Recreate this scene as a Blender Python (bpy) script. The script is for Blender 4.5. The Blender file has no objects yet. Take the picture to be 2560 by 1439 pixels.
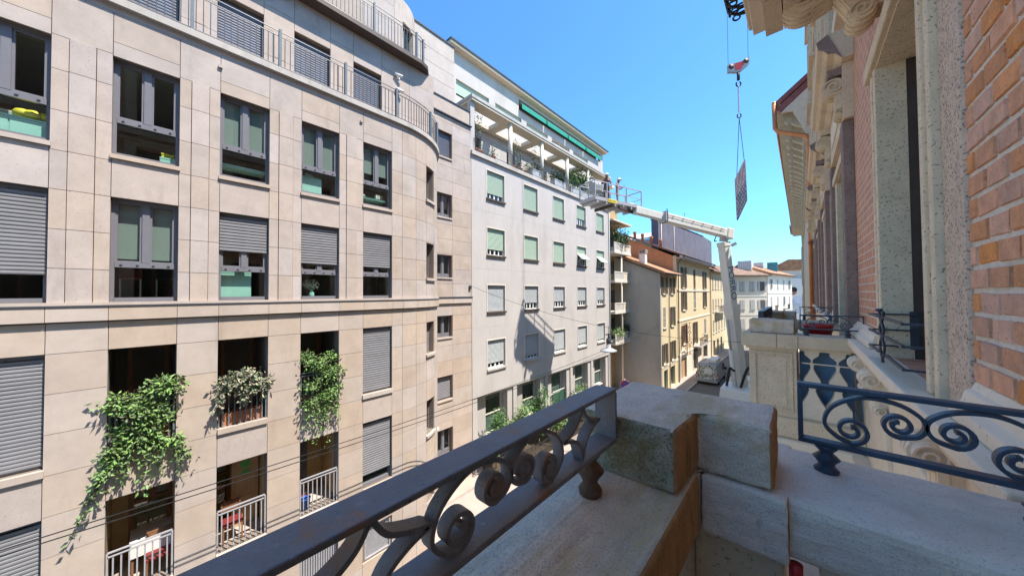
import bpy, bmesh, math, random
from mathutils import Vector, Matrix, Euler
random.seed(7)
R = math.radians
S = bpy.context.scene
C = S.collection

# ------------------------------------------------------------------ camera
F_PX = 800.0                                    # focal length in px of a 2560 px wide frame
yaw, pitch, roll = math.atan(720/800.0), R(1.1), R(0.4)
_F = Vector((-math.sin(yaw), math.cos(yaw), 0)); _R = Vector((math.cos(yaw), math.sin(yaw), 0)); _U = Vector((0, 0, 1))
F2 = _F*math.cos(pitch) + _U*math.sin(pitch); U2 = -_F*math.sin(pitch) + _U*math.cos(pitch)
R3 = _R*math.cos(roll) - U2*math.sin(roll); U3 = U2*math.cos(roll) + _R*math.sin(roll)
cam = bpy.data.cameras.new('camera'); camo = bpy.data.objects.new('camera', cam); C.objects.link(camo)
cam.sensor_width = 36; cam.lens = 36*F_PX/2560; cam.clip_start = 0.02; cam.clip_end = 3000
camo.matrix_world = Matrix((R3, U3, -F2)).transposed().to_4x4()
S.camera = camo

# ------------------------------------------------------------------ sky, sun, exposure
SUN = Vector((1.0, 0.42, 2.05)).normalized()
w = bpy.data.worlds.new('World'); S.world = w; w.use_nodes = True
nt = w.node_tree; bg = nt.nodes['Background']
sky = nt.nodes.new('ShaderNodeTexSky'); sky.sky_type = 'NISHITA'; sky.sun_disc = False
sky.sun_elevation = math.asin(SUN.z); sky.sun_rotation = math.atan2(SUN.x, SUN.y)
sky.altitude = 100; sky.air_density = 1.0; sky.dust_density = 0.4; sky.ozone_density = 1.6
_mx = nt.nodes.new('ShaderNodeMix'); _mx.data_type = 'RGBA'; _mx.blend_type = 'MULTIPLY'; _mx.inputs[0].default_value = 1
_mx.inputs[7].default_value = (.38, .7, .9, 1); nt.links.new(sky.outputs[0], _mx.inputs[6]); nt.links.new(_mx.outputs[2], bg.inputs[0]); bg.inputs[1].default_value = 0.122
sl = bpy.data.lights.new('sun', 'SUN'); sl.energy = 3.15; sl.angle = R(0.53); sl.color = (1, .92, .83)
so = bpy.data.objects.new('sun', sl); C.objects.link(so); so.rotation_euler = SUN.to_track_quat('Z', 'Y').to_euler()
S.view_settings.view_transform = 'Standard'; S.view_settings.look = 'None'; S.view_settings.gamma = 1
S.view_settings.exposure = 1.66
S.render.engine = 'CYCLES'
S.cycles.max_bounces = 8; S.cycles.transparent_max_bounces = 12

# ------------------------------------------------------------------ materials
def _lin(c): return tuple(c)
def M(name, col, var=.12, scale=2.0, rough=.75, bump=0, bscale=60, speck=None, stain=None, orand=0, metal=0, spec=.4, stretch=None, stain2=None, hue=0):
    m = bpy.data.materials.new(name); m.use_nodes = True
    t = m.node_tree; N = t.nodes; L = t.links; b = N['Principled BSDF']
    geo = N.new('ShaderNodeNewGeometry'); vec = geo.outputs['Position']
    def mapped(s):
        mp = N.new('ShaderNodeMapping'); mp.inputs['Scale'].default_value = s
        L.new(vec, mp.inputs[0]); return mp.outputs[0]
    def noise(sc, det=4, ro=.6, v=None):
        n = N.new('ShaderNodeTexNoise'); n.inputs['Scale'].default_value = sc; n.inputs['Detail'].default_value = det
        n.inputs['Roughness'].default_value = ro; L.new(v if v is not None else vec, n.inputs['Vector']); return n.outputs['Fac']
    def mr(f, a, c, lo=0, hi=1):
        n = N.new('ShaderNodeMapRange'); n.inputs[1].default_value = a; n.inputs[2].default_value = c
        n.inputs[3].default_value = lo; n.inputs[4].default_value = hi; L.new(f, n.inputs[0]); return n.outputs[0]
    def mix(f, a, c):
        n = N.new('ShaderNodeMix'); n.data_type = 'RGBA'
        L.new(f, n.inputs[0])
        for v, i in ((a, 6), (c, 7)):
            if isinstance(v, tuple): n.inputs[i].default_value = (*v[:3], 1)
            else: L.new(v, n.inputs[i])
        return n.outputs[2]
    v0 = mapped(stretch) if stretch else vec
    f = mr(noise(scale, 6, .65, v0), .3, .7)
    lo = tuple(max(0, c*(1-var)) for c in col); hi = tuple(min(1, c*(1+var)) for c in col)
    out = mix(f, lo, hi)
    if stain:
        sc, a, c, sc_col, amt = stain[:5]
        vs = mapped(stain[5]) if len(stain) > 5 else mapped((1, 1, .25)) if sc < 0 else vec
        out = mix(mr(noise(abs(sc), 5, .7, vs), a, c, 0, amt), out, sc_col)
    if stain2:
        sc, a, c, sc_col, amt = stain2
        vs = mapped((1, 1, .2)) if sc < 0 else vec
        out = mix(mr(noise(abs(sc), 5, .7, vs), a, c, 0, amt), out, sc_col)
    if speck:
        sc, a, c, sc_col, amt = speck
        out = mix(mr(noise(sc, 2, .5), a, c, 0, amt), out, sc_col)
    if orand or hue:
        oi = N.new('ShaderNodeObjectInfo'); hs = N.new('ShaderNodeHueSaturation')
        L.new(out, hs.inputs['Color']); L.new(mr(oi.outputs['Random'], 0, 1, 1-orand, 1+orand), hs.inputs['Value'])
        if hue:
            wn = N.new('ShaderNodeTexWhiteNoise'); wn.noise_dimensions = '1D'; L.new(oi.outputs['Random'], wn.inputs['W'])
            L.new(mr(wn.outputs['Value'], 0, 1, .5-hue, .5+hue), hs.inputs['Hue']); L.new(mr(wn.outputs['Value'], 0, 1, .75, 1.25), hs.inputs['Saturation'])
        out = hs.outputs[0]
    L.new(out, b.inputs['Base Color'])
    b.inputs['Roughness'].default_value = rough; b.inputs['Metallic'].default_value = metal
    b.inputs['Specular IOR Level'].default_value = spec
    if bump:
        bp = N.new('ShaderNodeBump'); bp.inputs['Strength'].default_value = bump; bp.inputs['Distance'].default_value = .02
        L.new(noise(bscale, 5, .7), bp.inputs['Height']); L.new(bp.outputs[0], b.inputs['Normal'])
    return m

def glass_mat(name, tint=(.85, .93, .9), refl=1.5, rough=0.0):
    m = bpy.data.materials.new(name); m.use_nodes = True
    t = m.node_tree; N = t.nodes; L = t.links; N.remove(N['Principled BSDF'])
    tr = N.new('ShaderNodeBsdfTransparent'); tr.inputs[0].default_value = (*tint, 1)
    gl = N.new('ShaderNodeBsdfGlossy'); gl.inputs['Roughness'].default_value = rough
    fr = N.new('ShaderNodeFresnel'); fr.inputs[0].default_value = refl
    gb = N.new('ShaderNodeNewGeometry'); ml = N.new('ShaderNodeMath'); ml.operation = 'MULTIPLY'; sb = N.new('ShaderNodeMath'); sb.operation = 'SUBTRACT'; sb.inputs[0].default_value = 1
    L.new(gb.outputs['Backfacing'], sb.inputs[1]); L.new(fr.outputs[0], ml.inputs[0]); L.new(sb.outputs[0], ml.inputs[1])   # reflect once, on the outer face only
    mx = N.new('ShaderNodeMixShader'); L.new(ml.outputs[0], mx.inputs[0]); L.new(tr.outputs[0], mx.inputs[1]); L.new(gl.outputs[0], mx.inputs[2])
    L.new(mx.outputs[0], N['Material Output'].inputs[0]); return m

def brick_mat(name):
    m = M(name, (.6, .29, .17), var=.25, scale=9, rough=.85, bump=.3, bscale=40)
    t = m.node_tree; N = t.nodes; L = t.links; b = N['Principled BSDF']
    src = b.inputs['Base Color'].links[0].from_socket
    geo = N.new('ShaderNodeNewGeometry'); sp = N.new('ShaderNodeSeparateXYZ'); cb = N.new('ShaderNodeCombineXYZ')
    L.new(geo.outputs['Position'], sp.inputs[0]); L.new(sp.outputs[1], cb.inputs[0]); L.new(sp.outputs[2], cb.inputs[1])
    br = N.new('ShaderNodeTexBrick'); br.inputs['Scale'].default_value = 1; br.inputs['Brick Width'].default_value = .155
    br.inputs['Row Height'].default_value = .082; br.inputs['Mortar Size'].default_value = .006
    L.new(cb.outputs[0], br.inputs['Vector']); L.new(src, br.inputs['Color1']); L.new(src, br.inputs['Color2'])
    br.inputs['Mortar'].default_value = (.62, .57, .5, 1)
    L.new(br.outputs['Color'], b.inputs['Base Color']); return m

def tile_mat(name, col):
    m = M(name, col, var=.3, scale=1.5, rough=.85, stain=(.6, .45, .7, (.12, .08, .06), .6))
    return m

MT = {}
MT['sand'] = M('sandstone', (.45, .375, .315), var=.10, scale=1.6, rough=.8, bump=.12, bscale=90, speck=(42, .64, .72, (.3, .235, .19), .55), orand=.04, hue=.003, stain=(1.1, .5, .75, (.38, .3, .24), .55), stain2=(-2.4, .56, .82, (.27, .215, .175), .45))
MT['sandu'] = M('grey_pink_sandstone', (.42, .355, .305), var=.11, scale=1.6, rough=.8, bump=.12, bscale=90, speck=(42, .64, .72, (.24, .19, .16), .5), orand=.055, hue=.004, stain=(1.1, .5, .75, (.31, .25, .205), .6), stain2=(-2.4, .56, .82, (.22, .18, .15), .5))
MT['sandr'] = M('sandstone_rough', (.44, .372, .325), var=.1, scale=2.5, rough=.85, bump=.2, bscale=60, speck=(30, .63, .72, (.24, .195, .165), .55), stain2=(-3, .56, .8, (.26, .21, .18), .45), orand=.06, hue=.008)
MT['sandc'] = M('sandstone_core', (.2, .16, .13), var=.15, scale=3, rough=.9)
MT['steel'] = M('grey_window_metal', (.17, .17, .19), var=.05, scale=5, rough=.35, spec=.5)
MT['steeld'] = M('dark_grey_paint', (.055, .06, .07), var=.1, scale=8, rough=.4)
MT['railpost'] = M('blue_grey_rail_paint', (.13, .16, .18), var=.12, scale=8, rough=.4)
MT['slat'] = M('grey_slat', (.22, .22, .23), var=.07, scale=3, rough=.42, spec=.5, orand=.05)
MT['slatg'] = M('blue_grey_slat', (.12, .13, .16), var=.08, scale=3, rough=.4, spec=.5)
MT['glass'] = glass_mat('window_glass', (.93, .98, .965), 1.85)
MT['glassd'] = glass_mat('dim_window_glass', (.8, .87, .85), 1.75)
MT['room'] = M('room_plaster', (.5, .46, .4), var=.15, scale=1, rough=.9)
MT['roomd'] = M('shade_dark_plaster', (.1, .095, .09), var=.2, scale=1, rough=.9)  # room plaster coloured dark in place of indoor shade
MT['ochre'] = M('ochre_plaster', (.42, .3, .15), var=.12, scale=3, rough=.9)
MT['mint'] = M('mint_laminate', (.33, .55, .48), var=.04, scale=3, rough=.5)
MT['blind'] = M('pale_blind_cloth', (.2, .23, .21), var=.06, scale=4, rough=.9, stretch=(1, 20, 1))
MT['yellow'] = M('yellow_plastic', (.72, .6, .06), var=.1, scale=8, rough=.5)
MT['redp'] = M('red_plastic', (.5, .03, .03), var=.1, scale=9, rough=.4)
MT['redd'] = M('dark_red_seat', (.16, .02, .02), var=.15, scale=9, rough=.6)
MT['whitep'] = M('white_paint', (.72, .71, .68), var=.06, scale=4, rough=.5)
MT['offw'] = M('cream_paint', (.62, .58, .5), var=.08, scale=4, rough=.6)
MT['wood'] = M('brown_wood', (.2, .1, .05), var=.25, scale=6, rough=.6, stretch=(6, 6, .6))
MT['woodl'] = M('light_wood', (.45, .3, .16), var=.15, scale=5, rough=.6, stretch=(8, 8, .6))
MT['whitew'] = M('white_plaster', (.47, .44, .41), var=.05, scale=.7, rough=.9, bump=.06, bscale=120, stain=(-.9, .5, .78, (.35, .32, .285), .75), stain2=(3, .58, .8, (.39, .355, .32), .5))
MT['whitec'] = M('concrete_slab', (.45, .42, .38), var=.12, scale=2, rough=.9, stain=(-2, .5, .7, (.25, .23, .2), .5))
MT['whitec2'] = M('pale_soffit', (.6, .51, .39), var=.08, scale=2, rough=.9)
MT['greensh'] = M('green_roller_slats', (.35, .45, .35), var=.08, scale=3, rough=.6, stretch=(1, 1, 14))
MT['greena'] = M('green_awning_cloth', (.01, .26, .19), var=.12, scale=3, rough=.8)
MT['greend'] = M('green_rail_paint', (.08, .2, .13), var=.1, scale=3, rough=.5)
MT['cream'] = M('cream_plaster', (.6, .55, .43), var=.07, scale=1, rough=.9, stain=(-1.2, .5, .75, (.45, .4, .3), .5))
MT['yellw'] = M('yellow_plaster', (.62, .52, .33), var=.06, scale=.8, rough=.9, stain=(-.8, .5, .75, (.48, .39, .25), .5), stain2=(2.5, .62, .8, (.42, .35, .25), .4))
MT['greyw'] = M('grey_plaster', (.42, .38, .32), var=.07, scale=.6, rough=.9, stain=(-.7, .48, .75, (.3, .27, .235), .6))
MT['orangew'] = M('orange_plaster', (.48, .25, .12), var=.12, scale=1, rough=.9, stain=(-1, .5, .75, (.3, .15, .09), .6))
MT['violetw'] = M('violet_grey_render', (.12, .11, .135), var=.18, scale=.8, rough=.9, stain=(-1.4, .48, .7, (.08, .075, .1), .7), stain2=(.5, .5, .7, (.17, .16, .19), .5))
MT['paleb'] = M('pale_far_plaster', (.68, .61, .5), var=.05, scale=.5, rough=.9, stain=(-.6, .55, .8, (.55, .52, .46), .4))
MT['tile'] = tile_mat('terracotta_tiles', (.42, .2, .1))
MT['tiled'] = tile_mat('weathered_tiles', (.22, .14, .1))
MT['brownsh'] = M('brown_louvre_paint', (.17, .115, .085), var=.2, scale=6, rough=.7)
MT['greysh'] = M('pale_louvre_paint', (.42, .4, .37), var=.12, scale=6, rough=.7)
MT['gutter'] = M('dark_gutter', (.07, .05, .04), var=.2, scale=5, rough=.6)
MT['copper'] = M('copper_sheet', (.34, .1, .075), var=.22, scale=3, rough=.45, metal=.35)
MT['copperp'] = M('copper_pipe', (.62, .24, .09), var=.15, scale=3, rough=.4, metal=.45)
MT['pstone'] = M('palazzo_stone', (.72, .58, .4), var=.1, scale=4, rough=.9, bump=.35, bscale=45, speck=(75, .62, .7, (.22, .17, .12), .7), stain=(1.5, .5, .75, (.42, .34, .25), .5))
MT['pstonep'] = M('palazzo_purple_stone', (.72, .56, .43), var=.14, scale=12, rough=.9, bump=.7, bscale=70, speck=(85, .53, .66, (.17, .13, .115), .8))
MT['pstonel'] = M('palazzo_pale_stone', (.8, .68, .52), var=.08, scale=5, rough=.9, bump=.2, bscale=70, speck=(70, .68, .74, (.25, .21, .17), .6))
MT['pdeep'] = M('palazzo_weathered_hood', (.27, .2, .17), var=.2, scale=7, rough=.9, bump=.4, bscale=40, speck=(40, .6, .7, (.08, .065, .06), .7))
MT['pgrey'] = M('palazzo_grey_stone', (.74, .6, .42), var=.12, scale=6, rough=.9, bump=.35, bscale=50, speck=(75, .61, .68, (.2, .16, .13), .75))
MT['brick'] = M('red_brick', (.7, .35, .2), var=.2, scale=14, rough=.9, bump=.6, bscale=60, speck=(80, .62, .72, (.3, .13, .08), .7), orand=.12, hue=.004, stain=(5, .52, .72, (.5, .3, .22), .6), stain2=(9, .6, .75, (.68, .5, .4), .5))
MT['mortar'] = M('pale_mortar', (.8, .74, .66), var=.12, scale=30, rough=.95, bump=.8, bscale=60)
MT['brickw'] = brick_mat('brick_wall')
MT['conc'] = M('weathered_coping', (.82, .67, .52), var=.16, scale=9, rough=.95, bump=.5, bscale=200, speck=(230, .5, .64, (.38, .32, .3), .5), stain=(5.5, .47, .66, (.6, .43, .16), .85, (1, .28, 1)), stain2=(7.0, .6, .74, (.24, .21, .18), .7))
MT['concs'] = M('pale_coping', (.86, .73, .6), var=.1, scale=7, rough=.95, bump=.4, bscale=220, speck=(260, .56, .68, (.45, .4, .38), .6), stain=(4, .5, .72, (.66, .52, .4), .6), stain2=(14, .64, .74, (.42, .37, .34), .6))
MT['moss'] = M('mossy_stone', (.5, .45, .34), var=.3, scale=14, rough=.95, bump=.8, bscale=120, speck=(170, .52, .66, (.16, .13, .06), .75), stain=(6, .42, .62, (.27, .2, .05), .85), stain2=(9, .58, .7, (.66, .6, .55), .6))
MT['warm_bounce'] = M('warm_bounce_stone', (.56, .27, .1), var=.25, scale=9, rough=.95, bump=.6, bscale=90, stretch=(1, 1, .2), stain=(-9, .5, .7, (.2, .11, .03), .8), stain2=(7, .56, .75, (.45, .36, .28), .5))  # warm light bounced off the brick, painted in as orange
MT['tealg'] = M('teal_glass', (.05, .2, .25), var=.2, scale=1, rough=.2)
MT['blueshade'] = M('blue_shade_sheet', (.13, .24, .38), var=.1, scale=5, rough=.6)  # blue of the shade behind the balusters, put into the colour
MT['iron'] = M('blue_black_iron', (.045, .05, .068), var=.25, scale=14, rough=.42, spec=.5, bump=.25, bscale=120, speck=(60, .7, .74, (.3, .31, .33), .6))
MT['ironl'] = M('weathered_skylit_iron', (.2, .185, .19), var=.2, scale=9, rough=.5, spec=.45, bump=.3, bscale=140, stain=(12, .56, .7, (.34, .14, .06), .8), stain2=(30, .6, .72, (.38, .36, .35), .6), speck=(120, .68, .74, (.06, .06, .07), .7))  # real rust and wear; base grey lightened for reflected sky
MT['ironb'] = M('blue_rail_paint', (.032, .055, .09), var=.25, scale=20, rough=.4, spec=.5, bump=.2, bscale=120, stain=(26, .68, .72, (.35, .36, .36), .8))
MT['rustiron'] = M('rusted_iron', (.16, .085, .055), var=.35, scale=30, rough=.8, bump=.4, bscale=90, stain=(20, .5, .7, (.3, .14, .06), .7))
MT['boom'] = M('boom_white_paint', (.72, .7, .64), var=.05, scale=1.5, rough=.4, spec=.5, stain=(-1, .6, .8, (.5, .46, .38), .4))
MT['alu'] = M('aluminium', (.46, .46, .48), var=.1, scale=9, rough=.42, metal=.3)
MT['black'] = M('black_rubber', (.02, .02, .022), var=.2, scale=9, rough=.6)
MT['asph'] = M('asphalt', (.16, .145, .13), var=.15, scale=1.2, rough=.95, bump=.15, bscale=50, stain=(.6, .5, .7, (.11, .1, .095), .6))
MT['pave'] = M('pale_pavement', (.36, .3, .255), var=.1, scale=1.5, rough=.95, bump=.1, bscale=40, stain=(.8, .5, .75, (.34, .28, .24), .5))
MT['grnd'] = M('ground_dirt', (.2, .18, .15), var=.2, scale=.2, rough=.95)
MT['soil'] = M('soil', (.06, .045, .03), var=.3, scale=8, rough=.95)
MT['terra'] = M('terracotta_pot', (.4, .17, .09), var=.15, scale=8, rough=.8)
MT['pot'] = M('grey_planter', (.36, .38, .38), var=.1, scale=6, rough=.7)
MT['skin'] = M('skin', (.35, .17, .11), var=.1, scale=20, rough=.6)
MT['bluev'] = M('van_paint_silver', (.32, .34, .36), var=.04, scale=2, rough=.3, spec=.5)

def leaf_mat(name, a, b, sc=9, trans=.25):
    m = M(name, a, var=.35, scale=sc, rough=.55, spec=.3, stain=(sc*1.7, .45, .65, b, .8))
    t = m.node_tree; p = t.nodes['Principled BSDF']; src = p.inputs['Base Color'].links[0].from_socket
    g = t.nodes.new('ShaderNodeNewGeometry'); hs = t.nodes.new('ShaderNodeHueSaturation')
    for k_, lo, hi in (('Value', .45, 1.75), ('Hue', .475, .515), ('Saturation', .7, 1.1)):
        r_ = t.nodes.new('ShaderNodeMapRange'); r_.inputs[3].default_value = lo; r_.inputs[4].default_value = hi
        t.links.new(g.outputs['Random Per Island'], r_.inputs[0]); t.links.new(r_.outputs[0], hs.inputs[k_])
    t.links.new(src, hs.inputs['Color']); t.links.new(hs.outputs[0], p.inputs['Base Color'])
    return m
MT['leafy'] = leaf_mat('yellow_green_leaves', (.11, .2, .06), (.2, .27, .06))
MT['leaf'] = leaf_mat('green_leaves', (.055, .13, .03), (.1, .2, .05))
MT['leafr'] = leaf_mat('pinkish_leaves', (.13, .19, .1), (.42, .25, .22))
MT['leafd'] = leaf_mat('dark_leaves', (.03, .07, .02), (.07, .13, .03))
MT['olive'] = leaf_mat('olive_leaves', (.12, .15, .09), (.2, .23, .15))
MT['stem'] = M('plant_stem', (.12, .08, .04), var=.2, scale=20, rough=.9)

# ------------------------------------------------------------------ mesh helpers
class MB:
    def __init__(s): s.v = []; s.f = []; s.m = []
    def add(s, vs, fs, mi=0):
        o = len(s.v); s.v += [tuple(p) for p in vs]; s.f += [[i+o for i in f] for f in fs]; s.m += [mi]*len(fs); return s
    def box(s, x0, x1, y0, y1, z0, z1, mi=0):
        x0, x1 = sorted((x0, x1)); y0, y1 = sorted((y0, y1)); z0, z1 = sorted((z0, z1))
        vs = [(x, y, z) for z in (z0, z1) for y in (y0, y1) for x in (x0, x1)]
        return s.add(vs, [(0, 2, 3, 1), (4, 5, 7, 6), (0, 1, 5, 4), (2, 6, 7, 3), (0, 4, 6, 2), (1, 3, 7, 5)], mi)
    def hexa(s, b, t, mi=0):                     # bottom loop of 4, top loop of 4
        return s.add(list(b)+list(t), [(3, 2, 1, 0), (4, 5, 6, 7), (0, 1, 5, 4), (1, 2, 6, 5), (2, 3, 7, 6), (3, 0, 4, 7)], mi)
    def bar(s, p, q, a, b, up=(0, 0, 1), mi=0):   # rectangular bar p->q, a wide, b tall
        p = Vector(p); q = Vector(q); d = (q-p).normalized(); u = Vector(up)
        if abs(d.dot(u)) > .98: u = Vector((1, 0, 0))
        sx = d.cross(u).normalized()*a/2; sy = sx.cross(d).normalized()*b/2
        return s.hexa([p-sx-sy, p+sx-sy, p+sx+sy, p-sx+sy], [q-sx-sy, q+sx-sy, q+sx+sy, q-sx+sy], mi)
    def tube(s, pts, r, n=6, mi=0, closed=False, caps=True):
        pts = [Vector(p) for p in pts]; k = len(pts); rs = r if isinstance(r, (list, tuple)) else [r]*k
        o = len(s.v); last = None
        for i, p in enumerate(pts):
            a = pts[i-1] if (i > 0 or closed) else p; b = pts[(i+1) % k] if (i < k-1 or closed) else p
            d = (b-a).normalized()
            if last is None: u = d.orthogonal().normalized()
            else: u = (last - d*last.dot(d)); u = u.normalized() if u.length > 1e-6 else d.orthogonal().normalized()
            last = u; w_ = d.cross(u)
            for j in range(n):
                t = 2*math.pi*j/n; s.v.append(tuple(p+(u*math.cos(t)+w_*math.sin(t))*rs[i]))
        for i in range(k if closed else k-1):
            for j in range(n):
                a = o+i*n+j; b = o+i*n+(j+1) % n; c = o+((i+1) % k)*n+(j+1) % n; d = o+((i+1) % k)*n+j
                s.f.append([a, b, c, d]); s.m.append(mi)
        if caps and not closed:
            s.f.append([o+j for j in range(n)][::-1]); s.m.append(mi)
            s.f.append([o+(k-1)*n+j for j in range(n)]); s.m.append(mi)
        return s
    def lathe(s, c, prof, n=12, mi=0):            # prof: (r, z) bottom to top, about vertical axis at c
        o = len(s.v); k = len(prof)
        for r, z in prof:
            for j in range(n):
                t = 2*math.pi*j/n; s.v.append((c[0]+r*math.cos(t), c[1]+r*math.sin(t), c[2]+z))
        for i in range(k-1):
            for j in range(n): s.f.append([o+i*n+j, o+i*n+(j+1) % n, o+(i+1)*n+(j+1) % n, o+(i+1)*n+j]); s.m.append(mi)
        s.f.append([o+j for j in range(n)][::-1]); s.m.append(mi)
        s.f.append([o+(k-1)*n+j for j in range(n)]); s.m.append(mi)
        return s
    def prism(s, poly, fn, a, b, mi=0, mside=None):   # polygon (u,v) extruded from w=a to w=b, fn(u,v,w)->xyz
        k = len(poly); vs = [fn(u, v, a) for u, v in poly]+[fn(u, v, b) for u, v in poly]
        o = len(s.v); s.v += [tuple(p) for p in vs]
        s.f.append([o+i for i in range(k)][::-1]); s.m.append(mi); s.f.append([o+k+i for i in range(k)]); s.m.append(mi)
        for i in range(k):
            j = (i+1) % k; s.f.append([o+i, o+j, o+k+j, o+k+i]); s.m.append(mi if mside is None else mside[i])
        return s
    def ribbon(s, pts, fn, wa, wb, th, mi=0, closed=False):   # in-plane polyline, thickness th, swept wa..wb along the normal
        k = len(pts); o = len(s.v)
        ths = th if isinstance(th, list) else [th]*k
        for i in range(k):
            a = pts[i-1] if (i > 0 or closed) else pts[i]; b = pts[(i+1) % k] if (i < k-1 or closed) else pts[i]
            dx, dy = b[0]-a[0], b[1]-a[1]; l = math.hypot(dx, dy) or 1; nx, ny = -dy/l*ths[i]/2, dx/l*ths[i]/2
            x, y = pts[i]
            for (u, v, ww) in ((x+nx, y+ny, wa), (x-nx, y-ny, wa), (x-nx, y-ny, wb), (x+nx, y+ny, wb)): s.v.append(tuple(fn(u, v, ww)))
        for i in range(k if closed else k-1):
            i2 = (i+1) % k
            for j in range(4):
                s.f.append([o+i*4+j, o+i*4+(j+1) % 4, o+i2*4+(j+1) % 4, o+i2*4+j]); s.m.append(mi)
        if not closed:
            s.f.append([o, o+1, o+2, o+3]); s.m.append(mi); e = o+(k-1)*4; s.f.append([e+3, e+2, e+1, e]); s.m.append(mi)
        return s
    def leaves(s, c, rad, n, size, mi=0, hang=0, shell=.55, asp=.5):
        c = Vector(c)
        for _ in range(n):
            d = Vector((random.gauss(0, 1), random.gauss(0, 1), random.gauss(0, 1))).normalized()
            r = shell+(1-shell)*random.random()
            if random.random() < .25: r *= random.random()
            r *= 1+.22*random.random()*random.random()
            p = c+Vector((d.x*rad[0]*r, d.y*rad[1]*r, d.z*rad[2]*r))
            s.leaf(p, size*random.uniform(.6, 1.35), d, asp, mi)
        return s
    def leaf(s, p, sz, out, asp=.5, mi=0):
        a = (Vector(out)*.6+Vector((random.uniform(-1, 1), random.uniform(-1, 1), random.uniform(-1, .6)))).normalized()
        nrm = Vector((random.uniform(-.8, .8), random.uniform(-.8, .8), 1)).normalized()
        b = a.cross(nrm); b = b.normalized() if b.length > 1e-4 else a.orthogonal().normalized()
        nn = a.cross(b).normalized()*sz*.12
        p = Vector(p); o = len(s.v)
        s.v += [tuple(p), tuple(p+a*sz*.45+b*sz*asp*.5+nn), tuple(p+a*sz), tuple(p+a*sz*.45-b*sz*asp*.5+nn)]
        s.f += [[o, o+1, o+2], [o, o+2, o+3]]; s.m += [mi, mi]
    def build(s, name, mat, parent=None, smooth=False, bevel=0, seg=2):
        me = bpy.data.meshes.new(name)
        off = world_loc(parent)
        me.from_pydata([(x-off[0], y-off[1], z-off[2]) for x, y, z in s.v], [], s.f)
        mats = mat if isinstance(mat, (list, tuple)) else [mat]
        for m_ in mats: me.materials.append(MT[m_] if isinstance(m_, str) else m_)
        if len(mats) > 1: me.polygons.foreach_set('material_index', s.m)
        if smooth: me.polygons.foreach_set('use_smooth', [True]*len(me.polygons))
        me.update()
        o = bpy.data.objects.new(name, me); C.objects.link(o)
        if parent: o.parent = parent
        if bevel:
            bv = o.modifiers.new('bevel', 'BEVEL'); bv.width = bevel; bv.segments = seg; bv.limit_method = 'ANGLE'; bv.angle_limit = R(35)
        return o
def world_loc(p):
    l = Vector((0, 0, 0))
    while p: l += p.location; p = p.parent
    return l
def tag(o, label=None, cat=None, group=None, kind=None):
    for k, v in (('label', label), ('category', cat), ('group', group), ('kind', kind)):
        if v: o[k] = v
    return o
def thing(name, label, cat, loc=(0, 0, 0), group=None):
    o = bpy.data.objects.new(name, None); C.objects.link(o); o.location = loc; o.empty_display_size = .1
    return tag(o, label, cat, group)
def copy_tree(o, parent=None, loc=None):
    c = o.copy(); C.objects.link(c); c.parent = parent
    if loc is not None: c.location = loc
    for ch in [x for x in o.children]: copy_tree(ch, c)
    return c
def catmull(P, n=6, closed=False):
    k = len(P); out = []
    for i in range(k if closed else k-1):
        p0 = P[i-1] if (i > 0 or closed) else P[i]; p1 = P[i]; p2 = P[(i+1) % k]; p3 = P[(i+2) % k] if (i+2 < k or closed) else p2
        for j in range(n):
            t = j/n; t2 = t*t; t3 = t2*t
            out.append(tuple(.5*(2*p1[d]+(p2[d]-p0[d])*t+(2*p0[d]-5*p1[d]+4*p2[d]-p3[d])*t2+(3*p1[d]-p0[d]-3*p2[d]+p3[d])*t3) for d in range(len(p1))))
    if not closed: out.append(tuple(P[-1]))
    return out
def cells(ys, zs, holes):
    ys = sorted(set(ys)); zs = sorted(set(zs))
    for a, b in zip(ys, ys[1:]):
        run = None
        for c, d in zip(zs, zs[1:]):
            my, mz = (a+b)/2, (c+d)/2
            solid = not any(h[0] < my < h[1] and h[2] < mz < h[3] for h in holes)
            if solid: run = [c, d] if run is None else [run[0], d]
            else:
                if run: yield a, b, run[0], run[1]
                run = None
        if run: yield a, b, run[0], run[1]
def wall_x(name, mat, parent, xf, depth, y0, y1, z0, z1, holes):   # a wall facing +x at xf with openings (y0,y1,z0,z1)
    ys = [y0, y1]; zs = [z0, z1]
    for h in holes: ys += [h[0], h[1]]; zs += [h[2], h[3]]
    ys = [y for y in ys if y0 <= y <= y1]; zs = [z for z in zs if z0 <= z <= z1]
    b = MB()
    for a, c, d, e in cells(ys, zs, holes): b.box(xf-depth, xf, a, c, d, e)
    return b.build(name, mat, parent)
def text(body, size, mat, parent, M4, name='lettering', depth=.004, align='CENTER', squash=1):
    cu = bpy.data.curves.new('t', 'FONT'); cu.body = body; cu.size = size; cu.extrude = depth; cu.align_x = align; cu.align_y = 'CENTER'
    to = bpy.data.objects.new('t', cu); C.objects.link(to); bpy.context.view_layer.update()
    me = bpy.data.meshes.new_from_object(to.evaluated_get(bpy.context.evaluated_depsgraph_get())); bpy.data.objects.remove(to)
    off = world_loc(parent)
    me.transform(Matrix.Translation(-off) @ M4 @ Matrix.Diagonal((squash, 1, 1, 1)))
    me.materials.clear(); me.materials.append(MT[mat])
    o = bpy.data.objects.new(name, me); C.objects.link(o); o.parent = parent
    return o
def frame4(o, x, y, z):       # matrix with origin o and columns x,y,z
    m = Matrix((Vector(x), Vector(y), Vector(z))).transposed().to_4x4(); m.translation = Vector(o); return m

GZ = -9.8

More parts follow.
